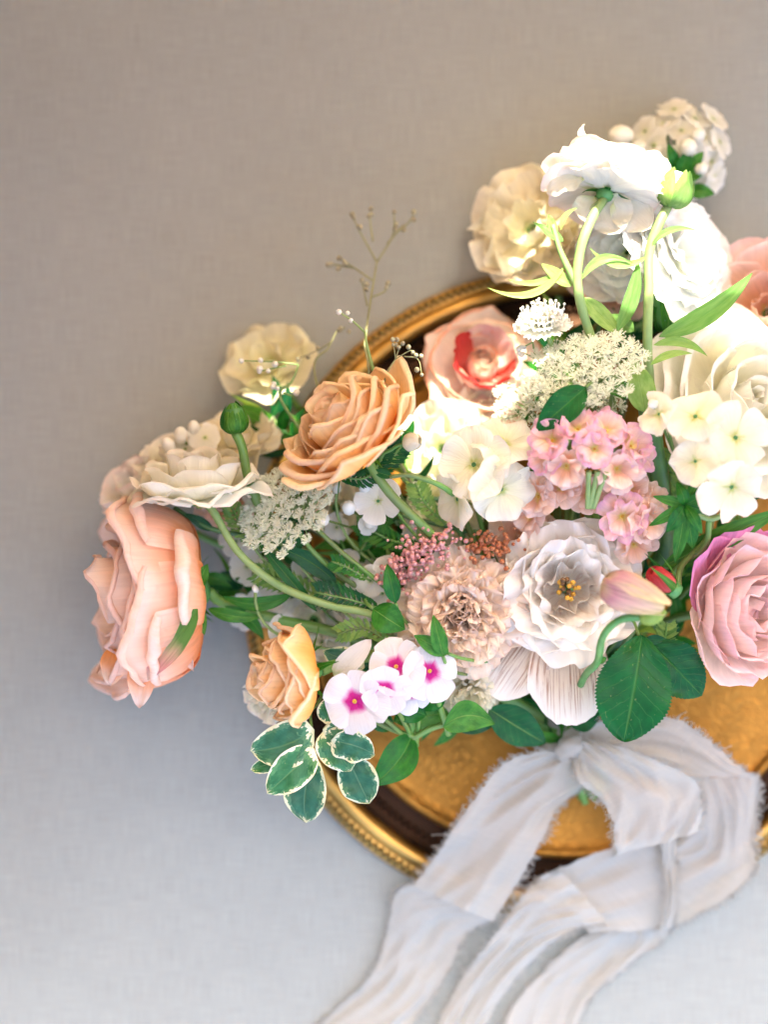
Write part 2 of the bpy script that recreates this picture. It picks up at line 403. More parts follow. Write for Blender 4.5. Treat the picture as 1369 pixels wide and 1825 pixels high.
def brass(name, engr, c=(.55, .29, .055), r=.30, dark=.5):
    m, nt, out = newmat(name); L = nt.links
    tc = N(nt, 'ShaderNodeTexCoord')
    sc = N(nt, 'ShaderNodeVectorMath', operation='SCALE'); L.new(tc.outputs['Object'], sc.inputs[0]); sc.inputs['Scale'].default_value = 1 / S
    nz = N(nt, 'ShaderNodeTexNoise'); nz.inputs['Scale'].default_value = .008; nz.inputs['Detail'].default_value = 6; L.new(sc.outputs[0], nz.inputs['Vector'])
    col = ramp(nt, [(.35, tuple(x * dark for x in c)), (.65, c)], nz.outputs[0]).outputs[0]
    rg = ramp(nt, [(.3, (r,) * 3), (.7, (r + .18,) * 3)], nz.outputs[0]).outputs[0]
    pr = N(nt, 'ShaderNodeBsdfPrincipled'); pr.inputs['Metallic'].default_value = .92
    L.new(rg, pr.inputs['Roughness']); L.new(pr.outputs[0], out.inputs[0])
    hgt = nz.outputs[0]
    if engr:
        ln = N(nt, 'ShaderNodeVectorMath', operation='LENGTH'); L.new(sc.outputs[0], ln.inputs[0])
        sp = N(nt, 'ShaderNodeSeparateXYZ'); L.new(sc.outputs[0], sp.inputs[0])
        an = math_(nt, 'ARCTAN2', sp.outputs[1], sp.outputs[0])
        # polar scrollwork: petals + concentric rings + arabesque distortion
        pet = math_(nt, 'SINE', math_(nt, 'ADD', math_(nt, 'MULTIPLY', an, 12), math_(nt, 'MULTIPLY', ln.outputs['Value'], .05)))
        pet2 = math_(nt, 'SINE', math_(nt, 'SUBTRACT', math_(nt, 'MULTIPLY', an, 24), math_(nt, 'MULTIPLY', ln.outputs['Value'], .07)))
        rng = math_(nt, 'SINE', math_(nt, 'MULTIPLY', ln.outputs['Value'], .16))
        vo = N(nt, 'ShaderNodeTexVoronoi', feature='DISTANCE_TO_EDGE'); vo.inputs['Scale'].default_value = .075; 
        dv = N(nt, 'ShaderNodeTexNoise'); dv.inputs['Scale'].default_value = .02; L.new(sc.outputs[0], dv.inputs['Vector'])
        ml = N(nt, 'ShaderNodeVectorMath', operation='MULTIPLY_ADD'); L.new(dv.outputs['Color'], ml.inputs[0]); ml.inputs[1].default_value = (70, 70, 70); L.new(sc.outputs[0], ml.inputs[2])
        L.new(ml.outputs[0], vo.inputs['Vector'])
        s1 = ramp(nt, [(.45, (0, 0, 0)), (.6, (1, 1, 1))], math_(nt, 'ABSOLUTE', math_(nt, 'MULTIPLY', math_(nt, 'MULTIPLY', pet, pet2), rng))).outputs[0]
        s2 = ramp(nt, [(.02, (0, 0, 0)), (.22, (1, 1, 1))], vo.outputs['Distance']).outputs[0]
        hgt = math_(nt, 'ADD', math_(nt, 'MULTIPLY', s1, .6), s2)
        col = mixc(nt, math_(nt, 'MULTIPLY', math_(nt, 'SUBTRACT', 1, s2), .3), col, tuple(x * .45 for x in c))
    L.new(col, pr.inputs['Base Color'])
    bmp = N(nt, 'ShaderNodeBump'); bmp.inputs['Strength'].default_value = .35; bmp.inputs['Distance'].default_value = .0007; L.new(hgt, bmp.inputs['Height'])
    L.new(bmp.outputs[0], pr.inputs['Normal'])
    return m
M['brass'] = brass('engraved_brass', True, (.43, .20, .035), .33)
M['brassrim'] = brass('rim_brass', False, (.62, .36, .09), .28)
M['brassdark'] = brass('dark_brass', False, (.05, .024, .012), .45)  # darkest brass tone, for the well and its braid
M['brassbead'] = brass('beaded_brass', False, (.24, .16, .05), .4)

# linen: two thread directions
def linen(name, base, fine, scale, trans=0, bump=.4, con=.10, sheer=0):
    m, nt, out = newmat(name); L = nt.links
    tc = N(nt, 'ShaderNodeTexCoord'); src = tc.outputs['UV'] if fine else tc.outputs['Object']
    outs = []
    for sx, sy in ((scale, scale * .03), (scale * .03, scale)):
        mp = N(nt, 'ShaderNodeMapping'); mp.inputs['Scale'].default_value = (sx, sy, 1); L.new(src, mp.inputs[0])
        nz = N(nt, 'ShaderNodeTexNoise'); nz.inputs['Scale'].default_value = 1; nz.inputs['Detail'].default_value = 3; L.new(mp.outputs[0], nz.inputs['Vector'])
        outs.append(nz.outputs[0])
    big = N(nt, 'ShaderNodeTexNoise'); big.inputs['Scale'].default_value = 6; big.inputs['Detail'].default_value = 3; L.new(src, big.inputs['Vector'])
    h = math_(nt, 'ADD', outs[0], outs[1])
    hh = math_(nt, 'MULTIPLY', h, .5)
    d = tuple(x * (1 - con * 2) for x in base); l = tuple(min(1, x * (1 + con)) for x in base)
    col = ramp(nt, [(.38, d), (.62, l)], math_(nt, 'ADD', math_(nt, 'MULTIPLY', hh, .85), math_(nt, 'MULTIPLY', big.outputs[0], .15))).outputs[0]
    bmp = N(nt, 'ShaderNodeBump'); bmp.inputs['Strength'].default_value = bump; bmp.inputs['Distance'].default_value = .0006; L.new(hh, bmp.inputs['Height'])
    pr = N(nt, 'ShaderNodeBsdfPrincipled'); L.new(col, pr.inputs['Base Color']); pr.inputs['Roughness'].default_value = .85
    pr.inputs['Specular IOR Level'].default_value = .15; pr.inputs['Sheen Weight'].default_value = .2
    L.new(bmp.outputs[0], pr.inputs['Normal'])
    if trans:
        tr = N(nt, 'ShaderNodeBsdfTranslucent'); L.new(col, tr.inputs[0]); mx = N(nt, 'ShaderNodeMixShader'); mx.inputs[0].default_value = trans
        L.new(pr.outputs[0], mx.inputs[1]); L.new(tr.outputs[0], mx.inputs[2]); last = mx.outputs[0]
        if sheer:
            tp = N(nt, 'ShaderNodeBsdfTransparent'); m2 = N(nt, 'ShaderNodeMixShader'); m2.inputs[0].default_value = sheer
            L.new(last, m2.inputs[1]); L.new(tp.outputs[0], m2.inputs[2]); last = m2.outputs[0]
        L.new(last, out.inputs[0])
    else: L.new(pr.outputs[0], out.inputs[0])
    return m
M['linen'] = linen('greige_linen', (.298, .314, .280), False, 1900, con=.085)
M['ribbon'] = linen('ivory_silk', (.53, .515, .45), True, 110, trans=.3, bump=.14, con=.035, sheer=.17)
M['wall'] = plain('warm_plaster', (.66, .44, .22), (.72, .49, .26), 8, .9)
M['blocker_canvas'] = plain('light_blocker_canvas', (.58, .42, .21), (.64, .48, .26), 8, .9, trans=.085)  # for the added light blockers, lets some warm sunlight through
M['blocker_board'] = plain('light_blocker_board', (.22, .12, .05), (.30, .18, .08), 8, .8)

# ---------------------------------------------------------------- setting
g = sheet(lambda u, v: Vector((u * 9000, (2 * v - 1) * 9000, 1.2 * noise.noise(Vector((u * 14, v * 9, 0))))), 2, 2)
def cloth_f(u, v):
    x, y = u * 2200, (2 * v - 1) * 2200
    return Vector((x, y, 5 * noise.noise(Vector((x * .0012, y * .0016, 0))) + 1.5 * noise.noise(Vector((x * .004, y * .002, 4)))))
o = mk('linen_tablecloth', sheet(cloth_f, 110, 110), M['linen'])
o['kind'] = 'structure'
o = mk('ground', sheet(lambda u, v: Vector((u * 30000, (2 * v - 1) * 30000, -60)), 1, 1), M['wall']); o['kind'] = 'structure'

# added unseen sun screen past the top edge, holes shaped to place sun patches
YW = 1250.0
def to_sun_screen(px, py, z):
    p = W(px, py, z); t = (YW - p.y) / SUN.y
    return Vector((p.x + SUN.x * t, p.z + SUN.z * t))
holes = [
    (300, [(985, 215), (1140, 205), (1215, 280), (1200, 400), (1290, 470), (1362, 470), (1420, 500), (1420, 560), (1250, 555), (1170, 560), (1120, 590), (1060, 560), (990, 585), (890, 590), (905, 520), (960, 470), (930, 420), (985, 380), (950, 300)]),
    (150, [(800, 645), (870, 640), (960, 600), (960, 700), (900, 760), (930, 830), (800, 900), (720, 880), (690, 800), (720, 730)]),
    (230, [(600, 540), (640, 555), (715, 650), (690, 668), (640, 640), (600, 580)]),
    (180, [(430, 630), (540, 635), (545, 660), (530, 720), (500, 725), (480, 680), (430, 665)]),
]
cv, ce = [], []
def addpoly(pp):
    b = len(cv); n = len(pp)
    for p in pp: cv.append(Vector((p[0], p[1])))
    for i in range(n): ce.append((b + i, b + (i + 1) % n))
addpoly([(-3600, -60), (3600, -60), (3600, 3600), (-3600, 3600)])
hp = []
for z, pl in holes:
    q = [to_sun_screen(px, py, z) for px, py in pl]; hp.append(q); addpoly(q)
def inside(p, poly):
    c = False; n = len(poly)
    for i in range(n):
        a, b = poly[i], poly[i - 1]
        if (a[1] > p[1]) != (b[1] > p[1]) and p[0] < (b[0] - a[0]) * (p[1] - a[1]) / (b[1] - a[1]) + a[0]: c = not c
    return c
dv, de, df, _, _, _ = delaunay_2d_cdt(cv, ce, [], 0, 1e-4)
keep = []
for f in df:
    c = sum((dv[i] for i in f), Vector((0, 0))) / len(f)
    if not any(inside(c, q) for q in hp): keep.append(tuple(f))
o = mk('added_sun_screen', ([Vector((p[0], YW, p[1])) for p in dv], keep, None), M['blocker_canvas'], smooth=False)
o['kind'] = 'structure'
g = sheet(lambda u, v: Vector((u * 3600, YW - 6 - v * 780, 2650 - 25 * math.sin(v * 3.1) * (1 + .3 * math.sin(u * 9)))), 40, 8)
o = mk('added_sky_blocker', g, M['blocker_canvas']); o['kind'] = 'structure'  # added overhang out of frame, cuts sky light and warms the top

# added brown boards out of frame, there to darken the left side
V, F = [], []
for i in range(10):
    x0 = -1040; y1 = YW - 8 - i * 230; y0 = y1 - 224; b = len(V)
    for x in (x0 - 20, x0):
        for y, z in ((y0, -58), (y1, -58), (y1, 2500), (y0, 2500)): V.append(Vector((x, y, z)))
    F += [(b, b+1, b+2, b+3), (b+4, b+7, b+6, b+5), (b, b+4, b+5, b+1), (b+3, b+2, b+6, b+7), (b, b+3, b+7, b+4), (b+1, b+5, b+6, b+2)]
o = mk('added_left_blocker', (V, F, None), M['blocker_board'], smooth=False); o['kind'] = 'structure'

# ---------------------------------------------------------------- brass tray
TC = W(1014, 1055, 0)
T = Thing('brass_tray', 'round engraved brass tray with a rope-edged rim under the bouquet', 'tray', Matrix.Translation(TC))
prof = [(.5, 14)] + [(r, 14) for r in (60, 120, 200, 300, 400, 440)] + [(452, 15), (458, 21), (464, 24), (470, 21), (474, 12)]
mk('tray_base', lathe(prof, 128), M['brass'], T.o)
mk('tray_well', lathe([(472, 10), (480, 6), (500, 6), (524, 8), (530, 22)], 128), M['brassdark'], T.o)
mk('tray_rim', lathe([(526, 20), (528, 36), (534, 44), (543, 46), (550, 42), (553, 34), (558, 32), (562, 34), (572, 34), (578, 26), (576, 10), (570, 2), (540, 1), (520, 2)], 160), M['brassrim'], T.o)
def rope(r, z, n, ln, rad, name, mat, tilt, yr=.5):
    pts = []
    base = ball((0, 0, 0), rad, 6, ln)
    me = None
    for k in range(n):
        a = 2 * math.pi * k / n
        M4 = Matrix.Translation((r * math.cos(a), r * math.sin(a), z)) @ Matrix.Rotation(a + tilt, 4, 'Z') @ Matrix.Rotation(math.pi / 2, 4, 'Y')
        if me is None:
            ob = mk(name, base, mat, T.o); me = ob.data
        else:
            ob = bpy.data.objects.new(name, me); SC.collection.objects.link(ob); ob.parent = T.o
        M5 = M4.copy(); M5.translation = M4.translation * S
        ob.matrix_local = M5
rope(566, 35, 260, 1.75, 5.6, 'rope_bead', M['brassbead'], .75)
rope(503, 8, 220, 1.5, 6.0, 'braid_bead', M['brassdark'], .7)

# ---------------------------------------------------------------- stems
BIND = W(1003, 1300, 95)
def bindpt(k=None):
    a = rnd() * 2 * math.pi; r = math.sqrt(rnd()) * 34
    return BIND + Vector((math.cos(a) * r, 0, math.sin(a) * r * .8))
def stem_to_bind(start, dirn, low=.6, n=22, wob=.12):
    """curve from the flower base, leaving along dirn (world), down to the tied point"""
    e = bindpt(); d = (e - start).length
    p1 = start + dirn.normalized() * d * .30
    p2 = e + Vector((ru(-30, 0), 90 + d * .18, ru(-10, 30)))
    p2 = p2.lerp(start, .28); p2.z = e.z + (start.z - e.z) * .25 * low
    p1.z = min(p1.z, start.z); 
    c = [bez((start, p1, p2, e), i / n) for i in range(n + 1)]
    tail = e + Vector((ru(30, 60), -ru(60, 130), -ru(10, 40)))
    return c + [e.lerp(tail, .5), tail]
def path(*p, n=24): return crom([W(*q) for q in p], n)

def calyx(T, r, h, sep=5, sl=0, sw=0, mat='calyx', back=.3):
    """receptacle under the petals and sepals around it, local frame"""
    mk('receptacle', lathe([(r * .35, -h), (r * .8, -h * .8), (r, -h * .35), (r * .9, 0), (r * .4, h * .15)], 12), M[mat], T.o)
    for k in range(sep if sl else 0):
        a = 2 * math.pi * (k + ru(-.15, .15)) / sep; s = sl * ru(.75, 1.15)
        mk('sepal', petal(a, [(r * .6, -h * .1), (r + s * .35, -h * .15), (r + s * .7, s * (.25 - back)), (r + s * (.95 - back * .3), s * (.35 - back * 1.6) * ru(.4, 1.2))],
                          sw, cr=sw * 2.5, tip=.85, tp=1.0, wb=.5, nu=6, nv=8), M['leaf'], T.o)

def ring(T, n, mat, prof, wid, th0=None, zj=.04, name='petal', ang=(0, 2 * math.pi), label=None, jit=.12, sj=.07, **k):
    th0 = rnd() * 6.28 if th0 is None else th0
    for i in range(n):
        th = th0 + ang[0] + (ang[1] - ang[0]) * (i + ru(-jit, jit)) / n
        s = 1 + ru(-sj, sj)
        pr = [(a * s, b * s * (1 + ru(-zj, zj))) for a, b in prof]
        kk = dict(k)
        if 'roll' in kk and kk['roll']: kk['roll'] = kk['roll'] * ru(.75, 1.25)
        mk(name, petal(th, pr, wid * s, **kk), mat if not isinstance(mat, list) else random.choice(mat), T.o, label)

def stemmed(T, base_local_z, mat, rad, pts=None, low=.6, name='stem'):
    st = T.M @ Vector((0, 0, base_local_z)); dn = (T.M.to_3x3() @ Vector((0, 0, -1)))
    if pts is None: pts = stem_to_bind(st, dn, low)
    else: pts = crom([st] + [W(*q) for q in pts], 30)
    mk(name, tube(pts, rad, 9), M[mat], T.o, world=T)
    return pts

def stem_leaf(T, A, B, w, mat='leaf', name='leaf', **k):
    return mk(name, leaf(A, B, w, **k), M[mat], T.o, world=T)

# ---------------------------------------------------------------- roses
def rose(px, py, z, d, R, Hh, mat, label, outer=6, stem=None, roll=0, spread=1.0, rl=.24, rollA=4.0, srad=8, sep=55, tight=.5, layers=4, low=.6, mat_in=None, tipo=.24, wm=1.0, stag=1.0, tpp=2.8, rr_=0, oh=.72):
    k = K(z); R *= k; Hh *= k
    T = Thing('rose', label, 'rose', frame(W(px, py, z), d, roll), 'garden roses')
    mi = mat_in or mat
    # tight bud
    for i in range(5):
        r = R * (.05 + .05 * i)
        ring(T, 2 + i // 2, mi, [(3, 0), (r * 1.6, Hh * .1), (r * 1.2, Hh * .6), (r * .8, Hh * (.86 + .02 * i))], r * 1.5 + 8, cr=r + 5, tip=.12, roll=.8, rl=.1, nu=8, nv=8)
    for l in range(layers):
        f = (l + 1) / layers
        r = R * (.26 + .56 * f * (1 - tight * .2)); top = r * (1 + .28 * f * spread); h = Hh * (1.06 - .40 * f * stag)
        ring(T, 3 + l // 2 + (1 if l > 2 else 0), mat, [(4, 0), (r * 1.2, -Hh * .02), (r * 1.1, h * .5), (top, h)], (r * 1.05 + 12) * wm, cr=r * 1.05, tip=(.6 + .4 * f) * tipo, tp=tpp, roll=rollA * (.6 + .4 * f), rl=rl * (.75 + .35 * f), point=.06, nu=14, nv=18, jag=.03, ruf=rr_, zj=.14, jit=.28, sj=.1)
    r = R * .86
    ring(T, outer, mat, [(5, -2), (r * 1.2, -Hh * .08), (r * 1.14, Hh * .34), (R * (1.02 + .16 * spread), Hh * (oh - .22 * spread * stag))], r * .9 * wm, cr=r * 1.1, tip=tipo, tp=tpp, roll=rollA, rl=rl * 1.15, point=.09, nu=14, nv=20, jag=.03, ruf=rr_, zj=.12, sj=.1)
    calyx(T, R * .13 + 3, 22 * k, 5, sep * k, 11 * k, back=.55)
    stemmed(T, -18, 'stem', (srad, srad * 1.1), stem, low)
    return T

t = rose(352, 1055, 235, (-1, .04, .18), 160, 176, M['rose_blush'], 'large blush peach rose facing left at the far left edge of the bouquet', stem=[(400, 1075, 225), (500, 1105, 225), (640, 1140, 210), (800, 1220, 150), (990, 1300, 100)], rollA=4.8, rl=.105, srad=9, spread=.55, layers=4, outer=4, tipo=.16, tpp=2.2, wm=1.18, stag=.35, oh=1.0, rr_=3)
kz = K(235)
for th_, h_, w_, rl_ in ((4.95, .52, 76, .24), (4.1, .80, 70, .20), (5.7, .84, 62, .17)):
    ring(t, 1, M['rose_blush'], [(5, -4), (168 * kz, -14), (168 * kz, 176 * kz * h_ * .45), (176 * kz, 176 * kz * h_)], w_ * kz * 1.15, th0=th_, cr=160 * kz, tip=.12, tp=3.0, roll=4.8, rl=rl_, point=.03, nu=16, nv=26, jag=0, jit=0, zj=0, sj=0)
for a_, b_, w_, k_ in (((262, 1150, 300), (248, 1262, 300), 24, dict(arch=8, fold=.5)), ((290, 1180, 290), (345, 1196, 300), 20, dict(bend=-26, fold=.5)), ((210, 1150, 290), (196, 1222, 290), 22, dict(fold=.5))):
    mk('petal', leaf(W(*a_), W(*b_), w_, blunt=.6, wav=4, nu=8, **k_), M['rose_blush'], t.o, world=t)
# green and pink streaked outer sepal-petals under that rose
mk('guard_petal', leaf(W(352, 1085, 372), W(262, 1212, 352), 26, arch=12, fold=.4, tilt=.2), M['guard'], t.o, 'half green half pink outer petal', world=t)
for (a, b, w) in (((352, 1070, 330), (298, 1108, 385), 9), ((356, 1080, 300), (364, 1132, 300), 9), ((350, 1050, 310), (370, 1005, 305), 11), ((354, 1060, 320), (330, 1030, 370), 8)):
    stem_leaf(t, W(*a), W(*b), w, arch=8)
for (a, b, w, bd) in (((370, 1085, 262), (470, 1098, 262), 11, 6), ((520, 1060, 270), (395, 1062, 262), 12, -14), ((400, 1080, 240), (470, 1140, 200), 12, -10)):
    stem_leaf(t, W(*a), W(*b), w, arch=8, bend=bd)
rose(553, 1196, 345, (-1, .06, .30), 92, 112, M['rose_peach'], 'small apricot rose facing left above the variegated leaves', stem=[(600, 1185, 325), (680, 1170, 290), (850, 1220, 200), (990, 1290, 110)], rollA=5.2, rl=.135, srad=10, sep=90, spread=.4, layers=5, outer=5, tipo=.34, tpp=1.7, stag=1.1, rr_=4)
rose(642, 792, 345, (-.62, -.72, .42), 132, 118, M['rose_peach'], 'apricot rose with rolled petals, upper left beside the tray rim', stem=[(655, 820, 340), (700, 885, 335), (785, 970, 300), (860, 1080, 180), (990, 1290, 110)], rollA=5.2, rl=.135, srad=7.5, sep=95, spread=.6, layers=6, outer=6, tipo=.36, tpp=1.7, stag=1.0, rr_=6)
t = rose(856, 662, 95, (.10, -.35, .9), 92, 66, M['peachred'], 'loose peach rose with a coral red heart lying on the brass tray', rollA=1.4, rl=.09, spread=1.3, layers=2, outer=5, tipo=.12, wm=1.2, rr_=8)
ring(t, 5, M['red'], [(5, 0), (44, 0), (46, 40), (60, 74)], 36, cr=50, tip=.2, ruf=7, jag=.06, ang=(2.7, 6.4), th0=0)
ring(t, 3, M['pink'], [(5, 0), (48, 0), (48, 34), (56, 64)], 36, cr=48, tip=.2, ruf=6, jag=.06, ang=(.2, 2.6), th0=0)
# white big rose
def cup(px, py, z, d, R, mats, label, rings, name='rose', cat='rose', stem=None, srad=8, group='garden roses', sep=50, low=.6, smat='stem', roll=None):
    k = K(z); R *= k
    T = Thing(name, label, cat, frame(W(px, py, z), d, rnd() * 6.28 if roll is None else roll), group)
    for (n, rr, top, h, kw) in rings:
        kw = dict(kw); m = kw.pop('mat', mats); wd_ = kw.pop('wid', .8)
        ring(T, n, m, [(4, 0), (rr * R * 1.1, kw.pop('zl', 0) * R), (rr * R * 1.05, h * R * .5), (top * R, h * R)], wd_ * rr * R + 6, cr=kw.pop('cr', 1.05) * rr * R, **kw)
    calyx(T, R * .12 + 3, 18 * k, 5, sep * k, 9 * k, back=.6)
    stemmed(T, -15, smat, (srad, srad), stem, low)
    return T
cup(1305, 730, 235, (.38, -.30, .88), 150, M['white'], 'large white garden rose at the right edge, lit by the sun', [
    (3, .10, .05, .62, dict(tip=.1, roll=.5, rl=.12)), (4, .22, .12, .66, dict(tip=.15, roll=.8, rl=.12)), (5, .38, .30, .70, dict(tip=.2, roll=1.2, rl=.14, ruf=5)),
    (5, .58, .58, .68, dict(tip=.2, roll=1.4, rl=.14, ruf=8)), (6, .78, .92, .58, dict(tip=.22, roll=1.2, rl=.13, ruf=10, nu=14)),
    (6, .86, 1.16, .36, dict(tip=.2, roll=1.0, rl=.12, ruf=12, nu=14)), (5, .9, 1.28, .1, dict(tip=.2, ruf=12, nu=14))], sep=0)
t = cup(1304, 1092, 262, (.52, -.02, .85), 116, M['pink'], 'pale pink garden rose with magenta outer petals at the right edge', [
    (3, .14, .04, .60, dict(tip=.15, ruf=8, jit=.3)), (3, .26, .16, .74, dict(tip=.15, ruf=12, jit=.3, wid=1.1)), (4, .40, .34, .80, dict(tip=.15, ruf=12, roll=.5, rl=.1, jit=.3, wid=1.0)), (4, .54, .56, .86, dict(tip=.15, ruf=13, jit=.3, wid=1.05)),
    (5, .68, .74, .84, dict(tip=.18, ruf=12, roll=.6, rl=.1, jit=.3, wid=1.0)), (5, .84, .98, .76, dict(tip=.18, ruf=13, roll=.6, rl=.1, jit=.3, wid=.95)), (5, .92, 1.12, .56, dict(tip=.2, ruf=12, roll=.7, rl=.1, jit=.3, wid=.9))])
ring(t, 3, M['pinkdeep'], [(4, 0), (121 * 1.0, 0), (121 * 1.05, 30), (121 * 1.24, 66)], 74, cr=115, tip=.2, ruf=9, ang=(1.9, 4.3), th0=0, roll=.8, rl=.1)
cup(1372, 560, 160, (-.25, -.15, .9), 120, M['stock_peach'], 'pink and peach open rose at the right edge under the white carnation', [
    (5, .25, .16, .5, dict(tip=.1, ruf=5)), (6, .5, .5, .6, dict(tip=.2, ruf=8)), (7, .75, .9, .5, dict(tip=.25, ruf=8, roll=.8, rl=.12)), (8, .9, 1.2, .2, dict(tip=.3, ruf=8, mat=M['pink']))])

# ---------------------------------------------------------------- ranunculus seen from behind / side
cup(350, 884, 300, (-.06, -.93, .16), 112, M['white'], 'white ranunculus seen from the side above the large blush rose', [
    (4, .2, .15, .70, dict(tip=.15)), (5, .4, .40, .74, dict(tip=.2, roll=.8, rl=.1, ruf=6)), (6, .62, .75, .58, dict(tip=.25, ruf=8, roll=1, rl=.12)), (7, .8, 1.05, .42, dict(tip=.25, ruf=12, roll=1.4, rl=.14, point=.05)),
    (6, .85, 1.16, .12, dict(tip=.3, ruf=14, roll=1.5, rl=.14, point=.08))], 'ranunculus', 'ranunculus', group='ranunculus blooms', srad=6.5, smat='stemlight', sep=24,
    stem=[(375, 905, 305), (425, 985, 310), (500, 1045, 310), (590, 1080, 300), (675, 1100, 285), (820, 1180, 180), (985, 1290, 110)])
TOP = cup(1080, 342, 320, (.22, -.80, -.30), 112, M['blushwhite'], 'sunlit white ranunculus seen from behind at the top of the bouquet', [
    (4, .2, .15, .55, dict(tip=.15)), (5, .42, .45, .60, dict(tip=.2)), (6, .65, .82, .52, dict(tip=.2, ruf=8, roll=.8, rl=.1)),
    (6, .85, 1.08, .22, dict(tip=.22, ruf=12, roll=.8, rl=.12)), (6, .85, 1.05, -.08, dict(tip=.25, ruf=14, roll=.6, rl=.12))], 'ranunculus', 'ranunculus', group='ranunculus blooms', srad=8, smat='stemlight', sep=36,
    stem=[(1055, 390, 345), (1035, 445, 350), (1030, 510, 345), (1050, 590, 320), (1090, 700, 250), (1080, 900, 150), (1010, 1290, 100)])
for a_, b_, w_, k_ in (((1062, 300, 310), (1040, 222, 300), 17, dict(arch=-10, tilt=.9)), ((1060, 290, 330), (1098, 256, 330), 22, dict(arch=10, tilt=-.5)), ((1140, 320, 300), (1188, 282, 290), 32, dict(arch=8)), ((1040, 310, 330), (975, 345, 325), 24, dict(arch=10, tilt=.4)), ((1100, 350, 320), (1160, 408, 330), 34, dict(arch=-8)), ((1075, 350, 325), (1105, 416, 325), 38, dict(arch=-10, tilt=.3)), ((1060, 350, 325), (1045, 398, 320), 30, dict(arch=-8, tilt=-.3))):
    mk('petal', leaf(W(*a_), W(*b_), w_, blunt=1, wav=5, nu=10, **k_), M['white'], TOP.o, world=TOP)
# pale blurred blooms near the cloth
def loose(px, py, z, d, R, mat, label, n=6, name='lisianthus', cat='lisianthus', ruf=14, inner=5, group='pale ruffled blooms', srad=6, low=.6):
    return cup(px, py, z, d, R, mat, label, [(inner, .35, .35, .5, dict(tip=.15, ruf=ruf * .5)), (n, .7, .85, .42, dict(tip=.15, ruf=ruf, nu=12)), (n, .85, 1.15, .15, dict(tip=.15, ruf=ruf, nu=12))],
               name, cat, group=group, srad=srad, sep=0, low=low)
loose(950, 410, 120, (-.35, -.25, .8), 104, M['cream'], 'blurred cream ruffled bloom left of the sunlit ranunculus', ruf=32, n=7)
loose(482, 650, 70, (-.25, -.55, .7), 80, M['yellowcream'], 'blurred pale yellow bloom left of the apricot rose, over the cloth', n=5, inner=3)
loose(240, 872, 150, (-.5, -.6, .6), 66, M['blushwhite'], 'cream bloom tucked behind the side-on ranunculus at the far left')
loose(320, 825, 150, (-.2, -.8, .5), 72, M['white'], 'pale cream bloom behind the side-on ranunculus')
loose(425, 790, 160, (-.1, -.7, .6), 74, M['cream'], 'pale cream bloom under the round green bud')
loose(790, 800, 165, (-.15, -.1, 1), 82, M['white'], 'sunlit white ruffled bloom above the tray, right of the apricot rose', ruf=18)
loose(870, 740, 120, (.2, -.3, 1), 60, M['white'], 'white ruffled bloom under the red-hearted rose')
loose(600, 905, 190, (-.2, -.2, 1), 58, M['cream'], 'cream bloom beneath the apricot rose stem', n=5)
loose(400, 900, 190, (0, -.4, 1), 48, M['stock_peach'], 'small peach cream bloom behind the ranunculus stem', n=5)
loose(560, 1105, 170, (-.2, .1, 1), 72, M['white'], 'white ruffled bloom deep under the long rose stem', ruf=20)
loose(650, 1060, 200, (0, 0, 1), 60, M['white'], 'white bloom deep beside the peach carnation', ruf=16)
loose(790, 920, 200, (0, -.2, 1), 62, M['yellowcream'], 'yellowish cream bloom deep behind the cream phlox', n=5)
loose(470, 1250, 240, (-.6, .5, .5), 42, M['white'], 'small white bloom tucked below the small apricot rose', n=5)
loose(1090, 500, 150, (0, 0, 1), 70, M['stock_peach'], 'pale peach bloom deep beneath the sunlit stems', n=5)
loose(940, 960, 230, (0, 0, 1), 60, M['stock_peach'], 'salmon bloom deep above the veined lisianthus', n=5)

# ---------------------------------------------------------------- carnations
def carnation(px, py, z, d, R, mat, label, n=(5, 7, 9, 10, 10), stem=None, flat=1.0, low=.6, roll=0, wm=1.0, heart=0, rfm=1.0, full=False):
    k = K(z); R *= k
    T = Thing('carnation', label, 'carnation', frame(W(px, py, z), d, roll), 'carnations')
    fr = (.06, .26, .50, .76, 1.0) if full else (.25, .42, .62, .82, 1.0)
    hh = (.80, .78, .68, .50, .22)
    for q in range(heart):
        rr = R * (.05 + .10 * q)
        ring(T, 3 + q, mat, [(4, 0), (rr * 1.3, R * .2), (rr * 1.35, R * .6), (rr * (.55 + .3 * q), R * (.92 - .05 * q))], rr * 1.3 + 5, cr=rr * 1.1, tip=.08, ruf=R * .07, rf=2.4, jag=.05, jf=12, nu=18, nv=10)
    for i, c in enumerate(n):
        f = fr[i]
        ring(T, c, mat, [(4, 0), (R * f * .35, R * .3 * flat), (R * f * .7, R * (hh[i] * .9) * flat), (R * f * ru(.95, 1.05), R * hh[i] * flat)], (R * .30 + R * .12 * f) * wm, cr=R * .7, tip=.06, ruf=R * .13 * rfm, rf=3.4, jag=.07, jf=13, nu=20, nv=8, wb=.12, rpow=2.2, jit=.35, sj=.1)
    mk('calyx_tube', lathe([(5, -R * .45), (13, -R * .42), (15, -R * .1), (13, R * .1)], 12), M['calyx'], T.o)
    stemmed(T, -R * .42, 'stemdark', (5, 5), stem, low)
    return T
carnation(822, 1092, 270, (-.12, .05, 1), 118, M['carn_peach'], 'peach carnation in the middle of the bouquet beside the veined lisianthus', n=(7, 12, 16, 18, 16), wm=1.05, rfm=1.15, flat=.9, full=True)
carnation(1200, 458, 235, (.55, -.25, .65), 138, M['carn_white'], 'white fringed carnation spreading right under the green bud', n=(2, 3, 5, 5, 5), flat=.45, wm=1.9, rfm=.55)
carnation(1118, 450, 225, (-.35, .10, .75), 100, M['carn_white'], 'white fringed carnation behind the sunlit stems', n=(2, 3, 4, 5, 5), flat=.4, wm=1.9, rfm=.55)
